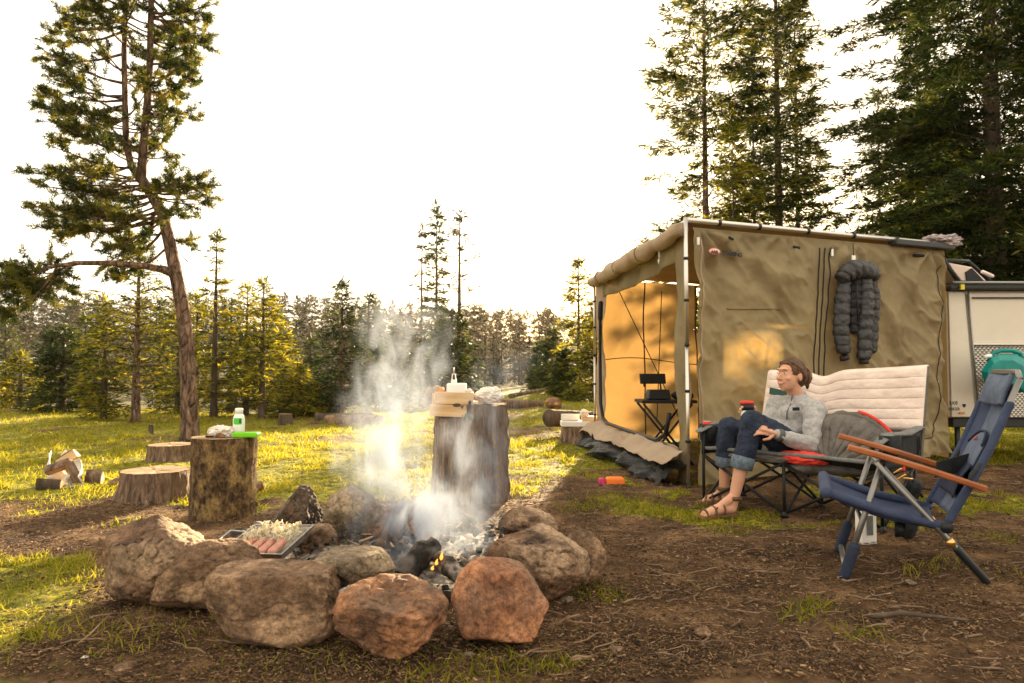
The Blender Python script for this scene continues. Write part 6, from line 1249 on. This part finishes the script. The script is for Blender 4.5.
# small yellow tips seen behind the chair: tent pegs
for k, (x0_, y0_, x1_, y1_) in enumerate(((894, 473, 901, 469), (898, 479, 905, 475), (904, 478, 912, 479))):
    tag(MB().tube([P(x0_, y0_, 3.75), P(x1_, y1_, 3.72)], [.004, .006], 6, True, True).build('skewer', M['brass']), ('upper yellow stick tip showing behind the wooden armrest', 'middle yellow stick tip showing behind the wooden armrest', 'lowest yellow stick tip, nearest the backrest')[k], 'stick', 'yellow stick tips behind the blue chair')
sbk = thing('storage_bag', 'black bag on the ground holding yellow sticks behind the blue chair', 'bag', Vector((P(900, 0, 3.8).x, 3.85, 0)))
b = MB(); q = sbk.location; b.ell(q + Vector((0, 0, .15)), (.06, .06, .15)); b.cap(q + Vector((0, 0, .2)), q + Vector((0.01, -.06, .30)), .045, .04); o = b.build('bag_body', M['black_cloth'], sbk, voxel=.008, sm=2)
MB().tube([q + Vector((-.06, -.05, .2)), q + Vector((-.03, -.09, .36)), q + Vector((.05, -.06, .24))], .008, 6).build('strap', M['black'], sbk)
# white carton standing behind the front legs
ct_ = G(869, 545); wc = thing('white_carton', 'white carton with faint lettering standing behind the front legs of the blue chair', 'carton', ct_ + Vector((0, .03, 0))); q = wc.location
ctH = P(0, 505, q.y).z; MB().box(q + Vector((0, 0, ctH / 2)), (.085, .06, ctH), (0, 0, R_(10))).build('carton_body', M['white'], wc, False, bevel=.005)
MB().box(q + Vector((0.006, -.033, ctH * .5)), (.035, .002, ctH * .5), (0, 0, R_(10))).build('carton_print', M['grey_pad'], wc, False)

# ------------------------------------------------------------------ smoke (two plumes of real volume)
def smoke(name, label, base, path, rads, dens, seed, ys=.7):
    # path: (z, x) pairs relative to base; ramp by height
    H = path[-1][0]; m = bpy.data.materials.new(name); m.use_nodes = True; t = m.node_tree; t.nodes.clear(); out = N(t, 'ShaderNodeOutputMaterial'); pv = N(t, 'ShaderNodeVolumePrincipled'); t.links.new(pv.outputs[0], out.inputs['Volume'])
    pv.inputs['Color'].default_value = (.56, .63, .75, 1); pv.inputs['Anisotropy'].default_value = .0
    tc = N(t, 'ShaderNodeTexCoord'); sx = N(t, 'ShaderNodeSeparateXYZ')
    nz0 = N(t, 'ShaderNodeTexNoise'); nz0.inputs['Scale'].default_value = 3.2; nz0.inputs['Detail'].default_value = 4
    off = N(t, 'ShaderNodeVectorMath', operation='ADD'); off.inputs[1].default_value = (seed, seed * 2, 0); t.links.new(tc.outputs['Object'], off.inputs[0]); t.links.new(off.outputs[0], nz0.inputs[0])
    s0 = N(t, 'ShaderNodeVectorMath', operation='SUBTRACT'); s0.inputs[1].default_value = (.5, .5, .5); t.links.new(nz0.outputs['Color'], s0.inputs[0])
    s1 = N(t, 'ShaderNodeVectorMath', operation='SCALE'); s1.inputs['Scale'].default_value = .38; t.links.new(s0.outputs[0], s1.inputs[0])
    wp = N(t, 'ShaderNodeVectorMath', operation='ADD'); t.links.new(tc.outputs['Object'], wp.inputs[0]); t.links.new(s1.outputs[0], wp.inputs[1]); t.links.new(wp.outputs[0], sx.inputs[0])
    def math_(op, a, b=None, c=None, cl=False):
        n = N(t, 'ShaderNodeMath', operation=op); n.use_clamp = cl
        for i, q in enumerate((a, b, c)):
            if q is None: continue
            if isinstance(q, (int, float)): n.inputs[i].default_value = q
            else: t.links.new(q, n.inputs[i])
        return n.outputs[0]
    zn = math_('DIVIDE', sx.outputs[2], H)
    def curve(vals):
        c = N(t, 'ShaderNodeFloatCurve'); cv = c.mapping.curves[0]; vv = [v for v in vals]; 
        while len(cv.points) < len(vv): cv.points.new(.5, .5)
        for pnt, (x, y) in zip(cv.points, vv): pnt.location = (x, y)
        c.mapping.update(); t.links.new(zn, c.inputs['Value']); return c.outputs[0]
    ax = math_('MULTIPLY', math_('SUBTRACT', curve([(z / H, x / 2 + .5) for z, x in path]), .5), 2)
    rr = curve([(z / H, r) for (z, _), (r, _) in zip(path, rads)]); dn = curve([(z / H, d) for (z, _), (_, d) in zip(path, rads)])
    dx = math_('DIVIDE', math_('SUBTRACT', sx.outputs[0], ax), rr); dy = math_('DIVIDE', sx.outputs[1], math_('MULTIPLY', rr, ys))
    d2 = math_('SQRT', math_('ADD', math_('MULTIPLY', dx, dx), math_('MULTIPLY', dy, dy)))
    nz = N(t, 'ShaderNodeTexNoise'); nz.inputs['Scale'].default_value = 9; nz.inputs['Detail'].default_value = 9; nz.inputs['Roughness'].default_value = .62; nz.inputs['Distortion'].default_value = .9
    mp = N(t, 'ShaderNodeMapping'); mp.inputs['Scale'].default_value = (1, 1, .55); t.links.new(off.outputs[0], mp.inputs[0]); t.links.new(mp.outputs[0], nz.inputs[0])
    body = math_('SUBTRACT', 1.0, d2, cl=True)
    nn_ = math_('MULTIPLY', math_('SUBTRACT', nz.outputs[0], .45), 5.5, cl=True)
    de = math_('MULTIPLY', math_('MULTIPLY', math_('MULTIPLY', body, nn_), dn), dens); t.links.new(de, pv.inputs['Density'])
    x_0 = min(x for _, x in path) - .5; x_1 = max(x for _, x in path) + .5; ry = max(r for r, _ in rads) * ys + .1
    o = MB().box(Vector(((x_0 + x_1) / 2, 0, H / 2)), (x_1 - x_0, ry * 2, H)).build(name, m, None, False, local=True); o.location = base
    return tag(o, kind='stuff')
SY = 3.12; sb0 = Vector((P(415, 0, SY).x, SY, .10))
def sp(px, py): p = P(px, py, SY) - sb0; return (p.z, p.x)
path = [(0.0, 0.0), sp(412, 520), sp(392, 480), sp(388, 440), sp(395, 400), sp(404, 360), sp(400, 325), sp(398, 300)]
smoke('smoke_plume', '', sb0, path, [(.24, .9), (.28, 1.0), (.26, .9), (.24, .85), (.24, .8), (.24, .7), (.22, .4), (.2, 0)], 18, 1.3)
sb1 = Vector((P(462, 0, SY + .1).x, SY + .1, .10))
def sp(px, py): p = P(px, py, SY + .1) - sb1; return (p.z, p.x)
path = [(0.0, 0.0), sp(466, 520), sp(472, 480), sp(470, 450), sp(476, 420), sp(490, 395), sp(500, 370), sp(505, 350)]
smoke('smoke_plume', '', sb1, path, [(.22, .7), (.24, .8), (.22, .65), (.19, .5), (.18, .4), (.18, .3), (.16, .15), (.1, 0)], 12, 4.1)
# air
hz = bpy.data.materials.new('haze'); hz.use_nodes = True; t = hz.node_tree; t.nodes.clear(); out = N(t, 'ShaderNodeOutputMaterial'); pv = N(t, 'ShaderNodeVolumePrincipled'); t.links.new(pv.outputs[0], out.inputs['Volume'])
pv.inputs['Density'].default_value = .00012; pv.inputs['Color'].default_value = (1, .93, .80, 1); pv.inputs['Anisotropy'].default_value = .45
if 1:
    o = MB().box((0, 200, 20), (900, 660, 50)).build('haze', hz, None, False, local=True); tag(o, kind='stuff')
